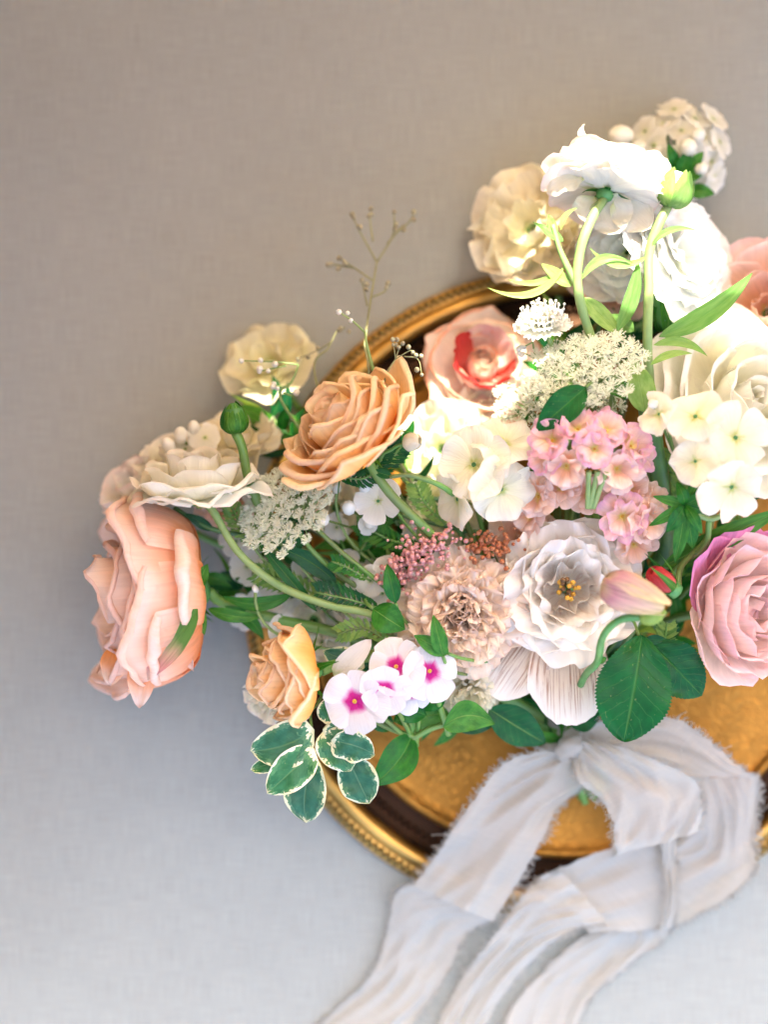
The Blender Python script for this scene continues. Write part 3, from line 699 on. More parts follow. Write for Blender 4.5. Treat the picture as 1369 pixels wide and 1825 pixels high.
carnation(838, 1218, 235, (-.05, .5, .7), 64, M['cream'], 'small cream white fringed carnation hanging below the peach carnation', n=(3, 4, 5, 5, 6), wm=1.3)

# ---------------------------------------------------------------- big veined lisianthus
k = K(330)
T = Thing('lisianthus', 'large open white lisianthus with brown-red veins and yellow stamens', 'lisianthus', frame(W(1008, 1050, 262), (.02, -.06, 1)))
for n_, rr, top, h, kw in [(2, 40, 34, 66, dict(tip=.2, ruf=14)), (3, 50, 62, 84, dict(tip=.08, ruf=13)), (4, 60, 84, 88, dict(tip=.06, ruf=15)), (4, 70, 104, 70, dict(tip=.06, ruf=17)), (5, 80, 124, 44, dict(tip=.08, ruf=17, roll=.6, rl=.1))]:
    ring(T, n_, M['lisi_in'], [(4, 0), (rr * .8, 4), (rr, h * .9), (top, h)], rr * 1.35 + 8, cr=rr * 1.1, nu=26, nv=14, rf=3.6, jit=.3, sj=.1, jag=.03, jf=6, **kw)
def big(thdeg, L_, h, w, **kw):
    mk('petal', petal(R_(thdeg), [(6, 0), (L_ * .4, 4), (L_ * .7, h), (L_, h * .6)], w, cr=300, tip=.26, tp=2.2, wb=.14, nu=18, nv=12, jag=.02, **kw), M['lisi'], T.o)
for a, L_, h, w in ((272, 248, 12, 78), (236, 236, -2, 60), (185, 122, 50, 70), (130, 100, 50, 60), (60, 105, 50, 60), (5, 100, 45, 56), (300, 130, 10, 50), (215, 120, 45, 55)):
    big(a, L_ * k, h, w * k, ruf=4, rf=1.3)
gs = []
for i in range(16):
    a = rnd() * 6.28; r = ru(3, 20)
    p = [Vector((r * .4 * math.cos(a), r * .4 * math.sin(a), 20)), Vector((r * .8 * math.cos(a), r * .8 * math.sin(a), 45)), Vector((r * math.cos(a), r * math.sin(a), 62 + ru(-8, 10)))]
    mk('stamen', join(tube(p, 1.3, 5), ball(p[-1], 4.6, 5, 1.6)), M['stamen'] if i % 3 else M['brownst'], T.o)
mk('pistil', tube([Vector((0, 0, 5)), Vector((0, 0, 30)), Vector((2, 0, 60))], (9, 5), 8), M['calyx'], T.o)
mk('stem', tube(stem_to_bind(T.M @ Vector((0, 0, 0)), Vector((0, 0, -1))), 6, 8), M['stem'], T.o, world=T)

# ---------------------------------------------------------------- florets
def floret(T, c, d, r, n=5, mat='floret', eye='calyx', cupp=.1, ruf=.06, notch=0, wid=None, roll=None, name='floret', parent=None):
    """one small flat flower: a throat mesh that carries its petals"""
    F = frame(Vector((0, 0, 0)), (d[0], -d[1], d[2]) if False else d, rnd() * 6.28 if roll is None else roll); F.translation = c
    th = mk(name, xf(lathe([(1.2, -r * .55), (r * .05, -r * .1), (r * .07, r * .01), (r * .03, r * .03), (.3, -.02 * r)], 8), F), M[eye], parent or T.o, world=T)
    for i in range(n):
        a = 2 * math.pi * i / n + ru(-.1, .1); s = ru(.84, 1.12); cupp_ = cupp + ru(-.08, .12)
        g = petal(a, [(r * .06, 0), (r * .35 * s, r * cupp_ * .2), (r * .7 * s, r * cupp_), (r * s, r * (cupp_ * .8 + ru(-.1, .1)))], wid or r * 2.5 / n * 1.0, cr=r * 4, tip=.14, tp=2.6, wb=.14, ruf=r * ruf, rf=1.2, notch=notch, nu=8, nv=7)
        mk('petal', xf(g, F), M[mat] if isinstance(mat, str) else mat, th, world=T)
    return th
def budlet(T, c, r, d=(0, 0, 1), mat='budwhite', asp=1.3, name='bud'):
    return mk(name, ball(c, r, 6, asp, frame(Vector((0, 0, 0)), d)), M[mat], T.o, world=T)

# magenta-eyed phlox
T = Thing('phlox', 'white phlox cluster with magenta eyes beside the small apricot rose', 'phlox', frame(W(735, 1375, 190), (0, 0, 1)))
for px, py, z, d, r in ((632, 1250, 372, (-.25, .1, 1), 62), (686, 1228, 385, (-.05, .3, 1), 50), (706, 1188, 378, (.0, -.2, 1), 56), (766, 1196, 372, (.3, .0, 1), 56), (735, 1232, 352, (.3, .5, 1), 40)):
    floret(T, W(px, py, z), d, r * K(z), 5, 'phlox', 'stamen')
    mk('floret_stem', tube(crom([W(px, py, z - 20), W((px + 735) / 2, (py + 1270) / 2 + 20, z - 70), W(742, 1330, 230)], 10), 4, 7), M['stem'], T.o, world=T)
mk('stem', tube(path((742, 1330, 230), (735, 1290, 260), (770, 1230, 200), (985, 1290, 110)), 5, 7), M['stem'], T.o, world=T)
for a, b, w, kw in (((735, 1310, 262), (662, 1400, 292), 30, dict(arch=8, bend=-8)), ((760, 1275, 300), (690, 1250, 290), 22, {}), ((790, 1295, 300), (882, 1290, 290), 26, dict(bend=-16)), ((700, 1300, 262), (650, 1262, 262), 18, {}), ((800, 1270, 250), (700, 1285, 262), 22, {}), ((795, 1240, 300), (742, 1262, 285), 16, {})):
    stem_leaf(T, W(*a), W(*b), w, 'leaf', **kw)
mk('branch', tube(path((800, 1310, 262), (785, 1260, 290), (772, 1215, 340), (768, 1200, 362)), 5, 7), M['stem'], T.o, world=T)
mk('branch', tube(path((742, 1315, 262), (700, 1300, 262), (660, 1280, 280)), 5, 7), M['stem'], T.o, world=T)
mk('branch', tube(path((735, 1318, 262), (765, 1300, 262), (800, 1290, 262)), 5, 7), M['stem'], T.o, world=T)
mk('outer_petal', leaf(W(595, 1205, 352), W(662, 1140, 360), 18, arch=10, blunt=1), M['blushwhite'], T.o, 'loose folded pale petal', world=T)

# cream phlox, mid
def phloxes(label, cen, lst, mat, eye='calyx', buds=(), cat='phlox', name='phlox', group='pale phlox clusters', n=5, **kw):
    T = Thing(name, label, cat, frame(W(*cen), (0, 0, 1)), group)
    for px, py, z, d, r in lst:
        floret(T, W(px, py, z), d, r * K(z), n, mat, eye, **kw)
        mk('floret_stem', tube(crom([W(px, py, z) - Vector((d[0], -d[1], d[2])).normalized() * r * .4, W(px, py, z).lerp(W(*cen), .5) - Vector((0, 0, 20)), W(*cen)], 8), 2.6, 6), M['stem'], T.o, world=T)
    for px, py, z, r, d in buds:
        budlet(T, W(px, py, z), r, d)
        mk('bud_stem', tube(crom([W(px, py, z), W(px, py, z).lerp(W(*cen), .5) - Vector((0, 0, 10)), W(*cen)], 8), 2.2, 6), M['stem'], T.o, world=T)
    mk('stem', tube(stem_to_bind(W(*cen), Vector((.2, -1, -.2))), 4.5, 7), M['stem'], T.o, world=T)
    return T
phloxes('cream white phlox trio in the centre, left of the pink stock', (850, 900, 230), [(845, 828, 345, (-.4, -.1, 1), 66), (893, 872, 350, (.3, .35, 1), 62), (900, 790, 335, (.1, -.7, .8), 58), (815, 890, 320, (-1, .3, .5), 50)], 'creamfloret', wid=36, ruf=.2, cupp=.18)
phloxes('cream phlox truss drooping over the white garden rose', (1245, 900, 240), [(1175, 738, 420, (-.8, -.2, .7), 40), (1240, 742, 425, (-.2, -.5, .9), 56), (1312, 780, 432, (.2, -.1, 1), 62), (1240, 822, 425, (-.5, .2, 1), 44), (1305, 868, 435, (.1, .5, 1), 60), (1262, 800, 400, (0, 0, 1), 44)], 'creamfloret', n=4, wid=31, ruf=.2, cupp=.16,
        buds=((1165, 720, 420, 8, (-.5, 0, .5)),))
L_ = []
for i in range(20):
    a = i * 2.4; r = 14 + 74 * math.sqrt(i / 20)
    L_.append((1212 + r * math.cos(a), 268 + r * .95 * math.sin(a), 150 - r * .6, (math.cos(a) * r / 70, math.sin(a) * r / 70, .8), 32))
phloxes('blurred white phlox head at the top right, over the cloth', (1210, 320, 60), L_, 'floret', buds=((1108, 240, 130, 17, (-1, 0, .3)), (1140, 262, 120, 12, (-1, 0, .3)), (1228, 262, 165, 15, (0, 0, 1)), (1245, 240, 160, 13, (0, 0, 1)), (1215, 330, 150, 13, (0, 0, 1)), (1250, 300, 150, 12, (0, 0, 1))))
phloxes('small white floret with buds between the green stems', (690, 960, 180), [(674, 893, 300, (-.1, -.1, 1), 42), (655, 935, 280, (0, .4, 1), 20)], 'floret',
        buds=((622, 905, 300, 12, (0, -.5, 1)), (574, 925, 300, 13, (0, .2, 1)), (652, 862, 300, 12, (.2, -1, .4)), (660, 930, 290, 12, (0, .2, 1))))
phloxes('tiny white starry cluster left of the peach carnation', (690, 1080, 200), [(660, 1035, 275, (-.3, 0, 1), 32), (690, 1018, 275, (.2, -.3, 1), 30), (640, 1052, 262, (-.3, .2, 1), 28), (682, 1058, 270, (.1, .2, 1), 28)], 'floret')
phloxes('small white buds and florets at the upper left of the bouquet', (370, 850, 170), [(330, 800, 200, (-.3, -.5, .7), 30), (365, 780, 205, (0, -.5, .8), 30)], 'floret', buds=((322, 776, 210, 12, (0, -1, .4)), (300, 795, 210, 12, (-.4, -1, .4)), (345, 762, 200, 10, (0, -1, .4))))
phloxes('white florets beneath the blush rose stem at left', (520, 1120, 150), [(440, 1010, 180, (0, 0, 1), 36), (470, 1080, 170, (-.3, .2, 1), 38), (430, 1090, 160, (-.5, .2, 1), 32), (510, 1060, 170, (0, 0, 1), 34), (420, 965, 180, (-.2, 0, 1), 30)], 'floret')

# pink stock
def stock(label, cen, lst, mat, n2=4):
    T = Thing('stock', label, 'stock flower', frame(W(*cen), (0, 0, 1)), 'stock flower spikes')
    for px, py, z, d, r, m in lst:
        th = floret(T, W(px, py, z), d, r * K(z), 5, m, 'stamen', cupp=.25, ruf=.22, notch=.06)
        F = frame(W(px, py, z), d, rnd() * 6)
        for i in range(4):
            g = petal(i * 1.57 + ru(-.3, .3), [(2, 0), (r * .25, r * .15), (r * .4, r * .35), (r * .62, r * .5)], r * .42, cr=r * 2, tip=.14, wb=.15, ruf=r * .2, rf=1.6, nu=9, nv=7)
            mk('petal', xf(g, F), M[m], th, world=T)
    mk('stem', tube(stem_to_bind(W(*cen), Vector((.1, -1, -.3))), 7, 8), M['stem'], T.o, world=T)
    return T
P1, P2 = 'stock', 'stock_peach'
T = stock('rose pink stock flower spike above the veined lisianthus', (1060, 880, 260), [(985, 785, 395, (-.5, -.3, .9), 46, P1), (1030, 765, 400, (-.1, -.6, .9), 42, P1), (1080, 768, 400, (.2, -.6, .9), 42, P1), (1125, 795, 385, (.6, -.2, .8), 44, P1), (1010, 830, 395, (-.3, .4, .9), 44, P2), (1060, 800, 415, (0, 0, 1), 40, P1), (1100, 835, 390, (.3, .3, .9), 44, P2), (975, 815, 380, (-.8, .1, .7), 38, P1), (1140, 812, 370, (.7, .2, .7), 36, P1)], P1)
for x0, x1 in ((1052, 1066), (1058, 1082), (1048, 1050)):
    mk('stalk', tube(path((x0, 905, 372), ((x0 + x1) / 2, 870, 395), (x1, 840, 410)), 4.5, 7), M['stemlight'], T.o, world=T)
stock('peach stock flower spike behind the veined lisianthus', (1080, 980, 220), [(960, 885, 330, (-.6, 0, .9), 44, P2), (1000, 870, 340, (-.2, -.2, 1), 40, P2), (1120, 870, 340, (.2, -.2, 1), 44, P2), (1110, 920, 355, (0, .2, 1), 46, P1), (1150, 925, 345, (.6, .2, .9), 46, P2), (1160, 895, 330, (.7, -.2, .7), 38, P2), (1130, 970, 325, (.3, .6, .9), 40, P2), (945, 920, 310, (-.7, .2, .8), 36, P2), (1050, 880, 330, (0, 0, 1), 42, P2)], P2)

# dusty pink bead sprays
def beads(label, pts, mat, name='sedum', cat='sedum', n=130, spread=26, r=4.2):
    T = Thing(name, label, cat, frame(W(*pts[0]), (0, 0, 1)), 'small beaded fillers')
    c = [W(*p) for p in pts]; cc = crom(c, 20)
    mk('stem', tube(stem_to_bind(cc[0], Vector((.3, -1, -.5))), 4, 6), M['stemdark'], T.o, world=T)
    mk('branch', tube(cc, 3, 6), M['rust'], T.o, world=T)
    gs = []
    for i in range(n):
        p = random.choice(cc) + Vector((random.gauss(0, spread * .5), random.gauss(0, spread * .5), abs(random.gauss(0, spread * .4)) + 4))
        gs.append(ball(p, r * ru(.6, 1.2), 4, 1.3))
    mk('florets', join(*gs), M[mat], T.o, world=T, kind='stuff')
beads('dusty pink beaded sedum spray above the peach carnation', [(700, 1040, 280), (730, 995, 305), (790, 968, 310)], 'pinkbead', n=300, spread=32, r=4)
beads('rust brown dried floret spray left of the veined lisianthus', [(840, 985, 295), (880, 965, 300), (905, 975, 300)], 'rust', n=90)

# ---------------------------------------------------------------- Queen Anne's lace
def lace(px, py, z, d, R, label, n=34, stem=None, per=30, sq=1):
    k = K(z); R *= k
    T = Thing('queen_annes_lace', label, "queen anne's lace", frame(W(px, py, z), d), "lace flower heads")
    base = Vector((0, 0, -R * .75))
    for i in range(n):
        a = i * 2.39996; r = R * math.sqrt((i + .4) / n) * ru(.93, 1.04)
        top = Vector((r * math.cos(a), r * math.sin(a) * sq, -.22 * r * r / R + ru(-4, 4)))
        mk('ray', tube([base, base.lerp(top, .5) + Vector((0, 0, -6)), top + Vector((0, 0, -9))], 1.2, 5), M['stemlight'], T.o)
        gs = []; ur = R * 1.1 / math.sqrt(n) * ru(.85, 1.1)
        for j in range(per):
            b = rnd() * 6.28; q = ur * math.sqrt(rnd())
            c = top + Vector((q * math.cos(b), q * math.sin(b), -.15 * q + ru(-2, 2.5)))
            fr_ = frame(c, (ru(-.5, .5), ru(-.5, .5), 1), rnd() * 6)
            V = [fr_ @ Vector((0, 0, 0))]; F = []
            m5 = 5; fr2 = ru(1.3, 2.3) * k
            for s in range(m5):
                e = 2 * math.pi * s / m5
                for de_, rr in ((-.30, .75), (0, 1.12), (.30, .75)):
                    V.append(fr_ @ Vector((fr2 * rr * math.cos(e + de_), fr2 * rr * math.sin(e + de_), .5)))
                b0 = 1 + s * 3; F.append((0, b0, b0 + 1, b0 + 2))
            gs.append((V, F, [(0, 0)] * len(V)))
            if j % 2 == 0:
                gs.append(tube([top + Vector((0, 0, -9)), c], .7, 3, False))
        mk('umbellet', join(*gs), M['lace'], T.o, kind='stuff', smooth=False)
    stemmed(T, -R * .75, 'stem', (4, 4), stem)
    for j in range(6):
        a = j * 1.05; mk('bract', petal(a, [(2, 0), (R * .15, -2), (R * .3, 0), (R * .42, 5)], 2.2, cr=30, tip=.8, tp=1, nu=3, nv=5, zb=-R * .75), M['leaf'], T.o)
    return T
lace(500, 893, 325, (-.42, -.42, .62), 100, "white lace flower head below the apricot rose, in sharp focus", n=74, per=64, stem=[(545, 925, 300), (610, 985, 300), (690, 1050, 280), (860, 1200, 150), (990, 1290, 110)], sq=1.0)
lace(1040, 642, 375, (-.22, -.50, .65), 112, "large white lace flower head right of the red-hearted rose", n=60, per=70, sq=.78)
lace(935, 715, 300, (-.3, -.3, .85), 62, "pale lace flower head beside the red-hearted rose", n=26, per=44)
lace(1075, 712, 290, (.3, -.1, .9), 50, "greenish lace flower head behind the pink stock", n=18, per=36)

# ---------------------------------------------------------------- scabiosa
T = Thing('scabiosa', 'sunlit white pincushion scabiosa above the lace flower', 'scabiosa', frame(W(970, 585, 330), (-.10, -.72, .42)))
for rr, n_, h in ((44, 13, 4), (38, 12, 16), (30, 10, 24), (20, 8, 30)):
    ring(T, n_, M['floret'], [(3, 0), (rr * .4, h * .7), (rr * .8, h), (rr * 1.1, h * .9)], 10, cr=80, tip=.1, ruf=4, jag=.14, jf=7, nu=8, nv=6, wb=.3)
for i in range(46):
    a = i * 2.4; r = 34 * math.sqrt(i / 46)
    p = Vector((r * math.cos(a), r * math.sin(a), 12)); q = Vector((r * 1.15 * math.cos(a), r * 1.15 * math.sin(a), 48 - r * .5 + ru(-4, 4)))
    mk('pin', join(tube([p, q], .9, 4), ball(q, 2.4, 4)), M['budwhite'], T.o)
for i in range(7):
    mk('bract', petal(i * .9, [(3, 0), (12, -3), (22, -6), (34, -2)], 5, cr=60, tip=.7, tp=1, nu=4, nv=6, zb=-2), M['leaf'], T.o)
stemmed(T, -3, 'stemlight', (4, 4), [(985, 620, 320), (1000, 680, 260), (1010, 900, 150), (1003, 1290, 100)])

# ---------------------------------------------------------------- buds
def bud(px, py, z, d, r, h, label, mat='calyx', sepm='leaf', nsep=6, stem=None, name='flower_bud', cat='flower bud', srad=6, open_=0, inner='leaflight', smat='stem', group='green flower buds'):
    k = K(z); r *= k; h *= k
    T = Thing(name, label, cat, frame(W(px, py, z), d), group)
    mk('bud_core', lathe([(r * .3, 0), (r * .85, h * .15), (r * .95, h * .45), (r * .7, h * .8), (r * .2, h)], 14), M[mat], T.o)
    ring(T, nsep, M[sepm], [(r * .3, -2), (r * 1.25, h * .02), (r * 1.2, h * .55), (r * (.35 + open_), h * 1.05)], r * .62, cr=r, tip=.55, tp=1.3, wb=.4, nu=8, nv=10, name='sepal')
    if open_: ring(T, nsep, M[inner], [(r * .3, 0), (r * 1.1, h * .02), (r * 1.05, h * .6), (r * (.3 + open_ * .6), h * 1.12)], r * .55, cr=r, tip=.5, tp=1.4, nu=8, nv=10)
    stemmed(T, -1, smat, (srad, srad), stem)
    return T
bud(420, 770, 315, (-.10, -1, .15), 25, 52, 'round green bud standing upright at the upper left', stem=[(432, 800, 310), (448, 870, 290), (500, 960, 260), (600, 1040, 230), (850, 1180, 160), (990, 1290, 110)], srad=8)
T = bud(1192, 366, 330, (.32, -1, .15), 36, 62, 'half open pale green bud beside the sunlit ranunculus', mat='budwhite', sepm='leaflight', stem=[(1175, 400, 335), (1158, 450, 335), (1157, 520, 340), (1155, 620, 330), (1162, 760, 250), (1150, 900, 180), (1020, 1290, 100)], open_=.45, srad=8, smat='stemlight')
for a, b, w, kw in (((1158, 455, 340), (1050, 440, 345), 7, dict(bend=-22)), ((1160, 440, 342), (1240, 410, 345), 6, dict(bend=-14)), ((1165, 615, 330), (1262, 635, 335), 9, dict(bend=-14)), ((1160, 650, 330), (1235, 630, 335), 7, dict(bend=-8)), ((1175, 600, 325), (1342, 486, 335), 19, dict(bend=14)), ((1100, 590, 330), (1138, 462, 330), 14, dict(bend=8)), ((1130, 590, 300), (1090, 560, 310), 14, {})):
    stem_leaf(T, W(*a), W(*b), w * .9, 'leaflight', **kw)
bud(1188, 590, 255, (.0, -1, .1), 30, 120, 'long green carnation calyx behind the tall stem', sepm='leaf', nsep=5, srad=8)
bud(1128, 1090, 455, (.85, -.12, .1), 0, 0, 'x') if False else None
# lisianthus bud, nearest to the camera
T = Thing('lisianthus_bud', 'blurred lilac and cream lisianthus bud beside the veined lisianthus', 'flower bud', frame(W(1118, 1062, 500), (1, .38, .25)))
T.o.location = W(1075, 1040, 470) * S; T.M.translation = W(1075, 1040, 470); T.Mi = T.M.inverted()
kk = K(470)
for i in range(5):
    mk('petal', petal(i * 1.257, [(4, 0), (46 * kk, 6), (46 * kk, 55 * kk), (12 * kk, (118 + 8 * (i % 2)) * kk)], 30, cr=32, tip=.5, tp=1.3, wb=.4, point=.1, nu=10, nv=12), M['bud_pink'], T.o)
mk('calyx_tube', tube(path((1142, 1105, 478), (1165, 1098, 482), (1188, 1090, 480), n=8), lambda t: 16 * math.sin(math.pi * (.15 + .8 * t)) * kk, 10), M['leaflight'], T.o, world=T)
mk('stem', tube(path((1150, 1100, 475), (1105, 1105, 468), (1075, 1135, 445), (1065, 1180, 400), (1040, 1210, 300), (1010, 1290, 120)), 6, 8), M['calyx'], T.o, world=T)
stem_leaf(T, W(1065, 1180, 400), W(1082, 1172, 400), 6)
# red rosebud
T = Thing('rosebud', 'small closed red rosebud between the lisianthus bud and the pink rose', 'rosebud', frame(W(1198, 1048, 360), (-.8, -.6, .3)))
ring(T, 4, M['red'], [(3, 0), (24, 3), (22, 26), (8, 46)], 20, cr=19, tip=.2, nu=10)
ring(T, 5, M['leaf'], [(3, -3), (26, 0), (26, 30), (34, 66)], 9, cr=24, tip=.9, tp=1.0, wb=.7, name='sepal')
mk('receptacle', lathe([(5, -16), (13, -12), (13, 0), (8, 4)], 10), M['calyx'], T.o)
stemmed(T, -14, 'stem', (5, 5), [(1215, 1010, 330), (1260, 960, 300), (1275, 900, 250)])

# ---------------------------------------------------------------- foliage things
def sprig(name, label, cat, stem, leaves, mat='leaf', srad=4, smat='stem', group='foliage sprigs', tail=True, **kw):
    T = Thing(name, label, cat, frame(W(*stem[-1]), (0, 0, 1)), group)
    c = path(*stem); 
    mk('stem', tube(c, (srad * .6, srad), 7), M[smat], T.o, world=T)
    for lf in leaves:
        a, b, w = lf[:3]; k2 = dict(kw); 
        if len(lf) > 3: k2.update(lf[3])
        m = k2.pop('mat', mat)
        stem_leaf(T, W(*a), W(*b), w * K(a[2]), m, **k2)
    return T
sprig('pittosporum_sprig', 'variegated cream-edged green leaves hanging below the small apricot rose', 'foliage', [(555, 1300, 330), (560, 1260, 300), (640, 1230, 250), (990, 1300, 110)], [
    ((560, 1300, 345), (446, 1338, 350), 42, dict(arch=8, bend=-8)), ((545, 1340, 340), (447, 1372, 325), 20, {}), ((560, 1335, 352), (476, 1414, 352), 35, dict(arch=10)), ((562, 1350, 348), (545, 1466, 345), 38, dict(arch=8, peak=.55, bend=8)),
    ((575, 1300, 340), (655, 1322, 340), 26, {}), ((578, 1300, 335), (626, 1374, 345), 34, dict(arch=8)), ((590, 1320, 350), (668, 1345, 350), 32, dict(arch=8, bend=-8, tilt=.3)), ((615, 1340, 320), (658, 1432, 315), 36, dict(peak=.55)), ((580, 1290, 335), (600, 1240, 330), 24, {})],
    'leafvar', wav=5.5, group=None, blunt=.9, nu=10)
sprig('pittosporum_sprig', 'variegated cream-edged leaf tucked behind the magenta-eyed phlox', 'foliage', [(610, 1190, 320), (700, 1180, 260), (990, 1300, 110)], [((650, 1190, 322), (575, 1160, 322), 24, {}), ((645, 1210, 322), (588, 1245, 318), 24, {})], 'leafvar', wav=3, group=None)
sprig('rose_leaf_sprig', 'large glossy serrated rose leaf in front of the tied ribbon with a smaller leaf behind', 'rose leaf', [(1142, 1140, 350), (1120, 1100, 300), (1060, 1130, 200), (1010, 1290, 110)], [
    ((1145, 1132, 352), (1112, 1322, 345), 66, dict(ser=.09, nser=30, peak=.52, nu=10, nv=120, arch=14, fold=.08, blunt=.7)), ((1165, 1150, 330), (1252, 1240, 318), 46, dict(ser=.09, nser=20, nu=10, nv=80, arch=10, blunt=.6, bend=0)),
    ((1150, 1140, 335), (1190, 1140, 330), 9, {})], 'leafrose', group=None)
for lab, a, b, w, m in (('dark green pointed leaf left of the pink stock', (1045, 690, 400), (955, 768, 395), 30, 'leafrose'),
                        ('dark green leaf below the veined lisianthus, over the tray', (870, 1262, 240), (972, 1325, 200), 34, 'leafdark'),
                        ('green leaf at the right of the small carnation over the tray', (800, 1275, 235), (885, 1290, 230), 26, 'leafdark'),
                        ('curled green leaf left of the peach carnation', (705, 1075, 345), (690, 1005, 345), 15, 'leaf'),
                        ('broad green leaf at the left edge of the peach carnation', (665, 1085, 330), (722, 1122, 335), 28, 'leaf'),
                        ('upright pointed green leaf in front of the peach carnation', (790, 1170, 385), (772, 1095, 400), 15, 'leaf'),
                        ('small pointed green leaf beside the phlox and peach carnation', (800, 1165, 380), (738, 1132, 385), 16, 'leaf'),
                        ('deep green leaf under the rose leaf near the ribbon knot', (1010, 1285, 180), (1075, 1262, 190), 28, 'leafdark'),
                        ('pale green bract-like leaf on the thick centre stem', (1150, 735, 340), (1130, 640, 350), 26, 'leaflight'),
                        ('mid green leaf right of the large lace flower', (1140, 700, 330), (1062, 680, 335), 18, 'leaf'),
                        ('long green leaf at the right edge below the cream phlox', (1180, 1010, 270), (1400, 905, 300), 22, 'leaf'),
                        ('dark green leaf behind the cream phlox truss', (1250, 880, 240), (1400, 850, 260), 34, 'leafdark')):
    T = Thing('leaf', lab, 'leaf', frame(W(*a), (0, 0, 1)))
    stem_leaf(T, W(*a), W(*b), w * K(a[2]), m, 'blade', arch=10)
    e = W(*a); mk('stalk', tube(stem_to_bind(e, (W(*a) - W(*b)) + Vector((0, 0, -60))), 3, 6), M['stem'], T.o, world=T)
# star shaped ruff of leaves under the cream phlox
T = Thing('leafy_tuft', 'blurred green leaves within the white phlox head at the top right', 'foliage', frame(W(1215, 320, 120), (0, 0, 1)))
for a_, b_, w_ in (((1212, 320, 130), (1228, 262, 165), 14), ((1215, 320, 130), (1262, 300, 150), 13), ((1210, 325, 130), (1180, 300, 150), 12), ((1225, 340, 120), (1275, 345, 130), 13), ((1205, 300, 140), (1190, 255, 160), 10), ((1230, 300, 145), (1255, 270, 160), 10)):
    stem_leaf(T, W(*a_), W(*b_), w_, 'leaf', arch=8)
T = Thing('leafy_ruff', 'star of narrow pointed green leaves left of the cream phlox truss', 'foliage', frame(W(1222, 905, 380), (0, 0, 1)))
for a, l, w in ((100, 105, 12), (150, 75, 9), (195, 60, 8), (60, 60, 9), (250, 45, 10), (300, 65, 12), (330, 50, 9), (20, 50, 9), (80, 80, 14), (125, 60, 12)):
    e = W(1222 + l * math.cos(R_(a)), 900 + l * math.sin(R_(a)), 375 + ru(-30, 25)); stem_leaf(T, W(1222, 900, 380), e, w, arch=ru(4, 14))
mk('stem', tube(path((1222, 905, 380), (1265, 925, 370), (1300, 912, 380)), 4.5, 7), M['stemlight'], T.o, world=T)
mk('stem', tube(path((1265, 925, 370), (1255, 975, 330), (1190, 1035, 280), (1020, 1290, 110)), 5, 7), M['stem'], T.o, world=T)
# sunlit leafy shoot left of the ranunculus stem
sprig('leafy_shoot', 'sunlit pale green shoot with curling leaves left of the ranunculus stem', 'foliage', [(985, 400, 350), (1000, 450, 350), (1028, 510, 340), (1040, 560, 300)], [
    ((1005, 430, 350), (950, 395, 355), 10, dict(tw=1)), ((990, 420, 350), (978, 382, 352), 9, {}), ((1000, 410, 350), (1030, 370, 350), 5, dict(bend=-8)), ((1010, 470, 345), (868, 512, 345), 7, dict(bend=-30)), ((1005, 478, 340), (905, 498, 340), 6, dict(bend=-14)), ((1020, 510, 340), (965, 470, 345), 12, {}), ((1040, 530, 335), (1110, 600, 320), 16, {}), ((1035, 500, 345), (1130, 470, 345), 9, dict(bend=-22))], 'leaflight', smat='stemlight', srad=7, group=None)
# narrow fern-like greens between the long stems
long_st = [
    ('long mid green stem with strap leaves running to the lace flower', [(520, 930, 290), (560, 985, 285), (620, 1035, 270), (700, 1085, 240), (990, 1290, 110)], [((600, 1040, 275), (492, 975, 290), 17, dict(bend=8)), ((530, 985, 285), (505, 905, 290), 22, {}), ((565, 1090, 300), (455, 960, 300), 11, {})]),
    ('dark stem behind the cream bloom in the upper middle', [(715, 850, 250), (760, 890, 250), (810, 930, 240), (990, 1290, 110)], []),
    ('slim arched stem from the apricot rose to the cream phlox', [(695, 850, 350), (735, 848, 355), (800, 875, 345), (830, 930, 250), (990, 1290, 110)], [((700, 850, 350), (662, 838, 345), 8, {})]),
    ('dark horizontal stem under the thick centre', [(700, 915, 230), (820, 945, 230), (960, 990, 180), (1003, 1290, 110)], []),
    ('dark stem running up at the left of the lace flower', [(310, 905, 240), (370, 940, 250), (450, 960, 240), (600, 1010, 200), (990, 1290, 110)], [((380, 945, 250), (330, 915, 255), 10, {})]),
]
for lab, st, lv in long_st:
    sprig('green_stem', lab, 'stem', st, lv, 'leafdark', srad=6, smat='stemdark' if 'dark' in lab else 'stem')
T = Thing('thick_stem', 'thick dark stem rising through the centre gap beside the pink stock', 'stem', frame(W(1178, 960, 250), (0, 0, 1)))
mk('stem', tube(path((1150, 700, 330), (1165, 790, 320), (1182, 900, 270), (1180, 1000, 200), (1010, 1290, 100)), 16, 10), M['stemdark'], T.o, world=T)

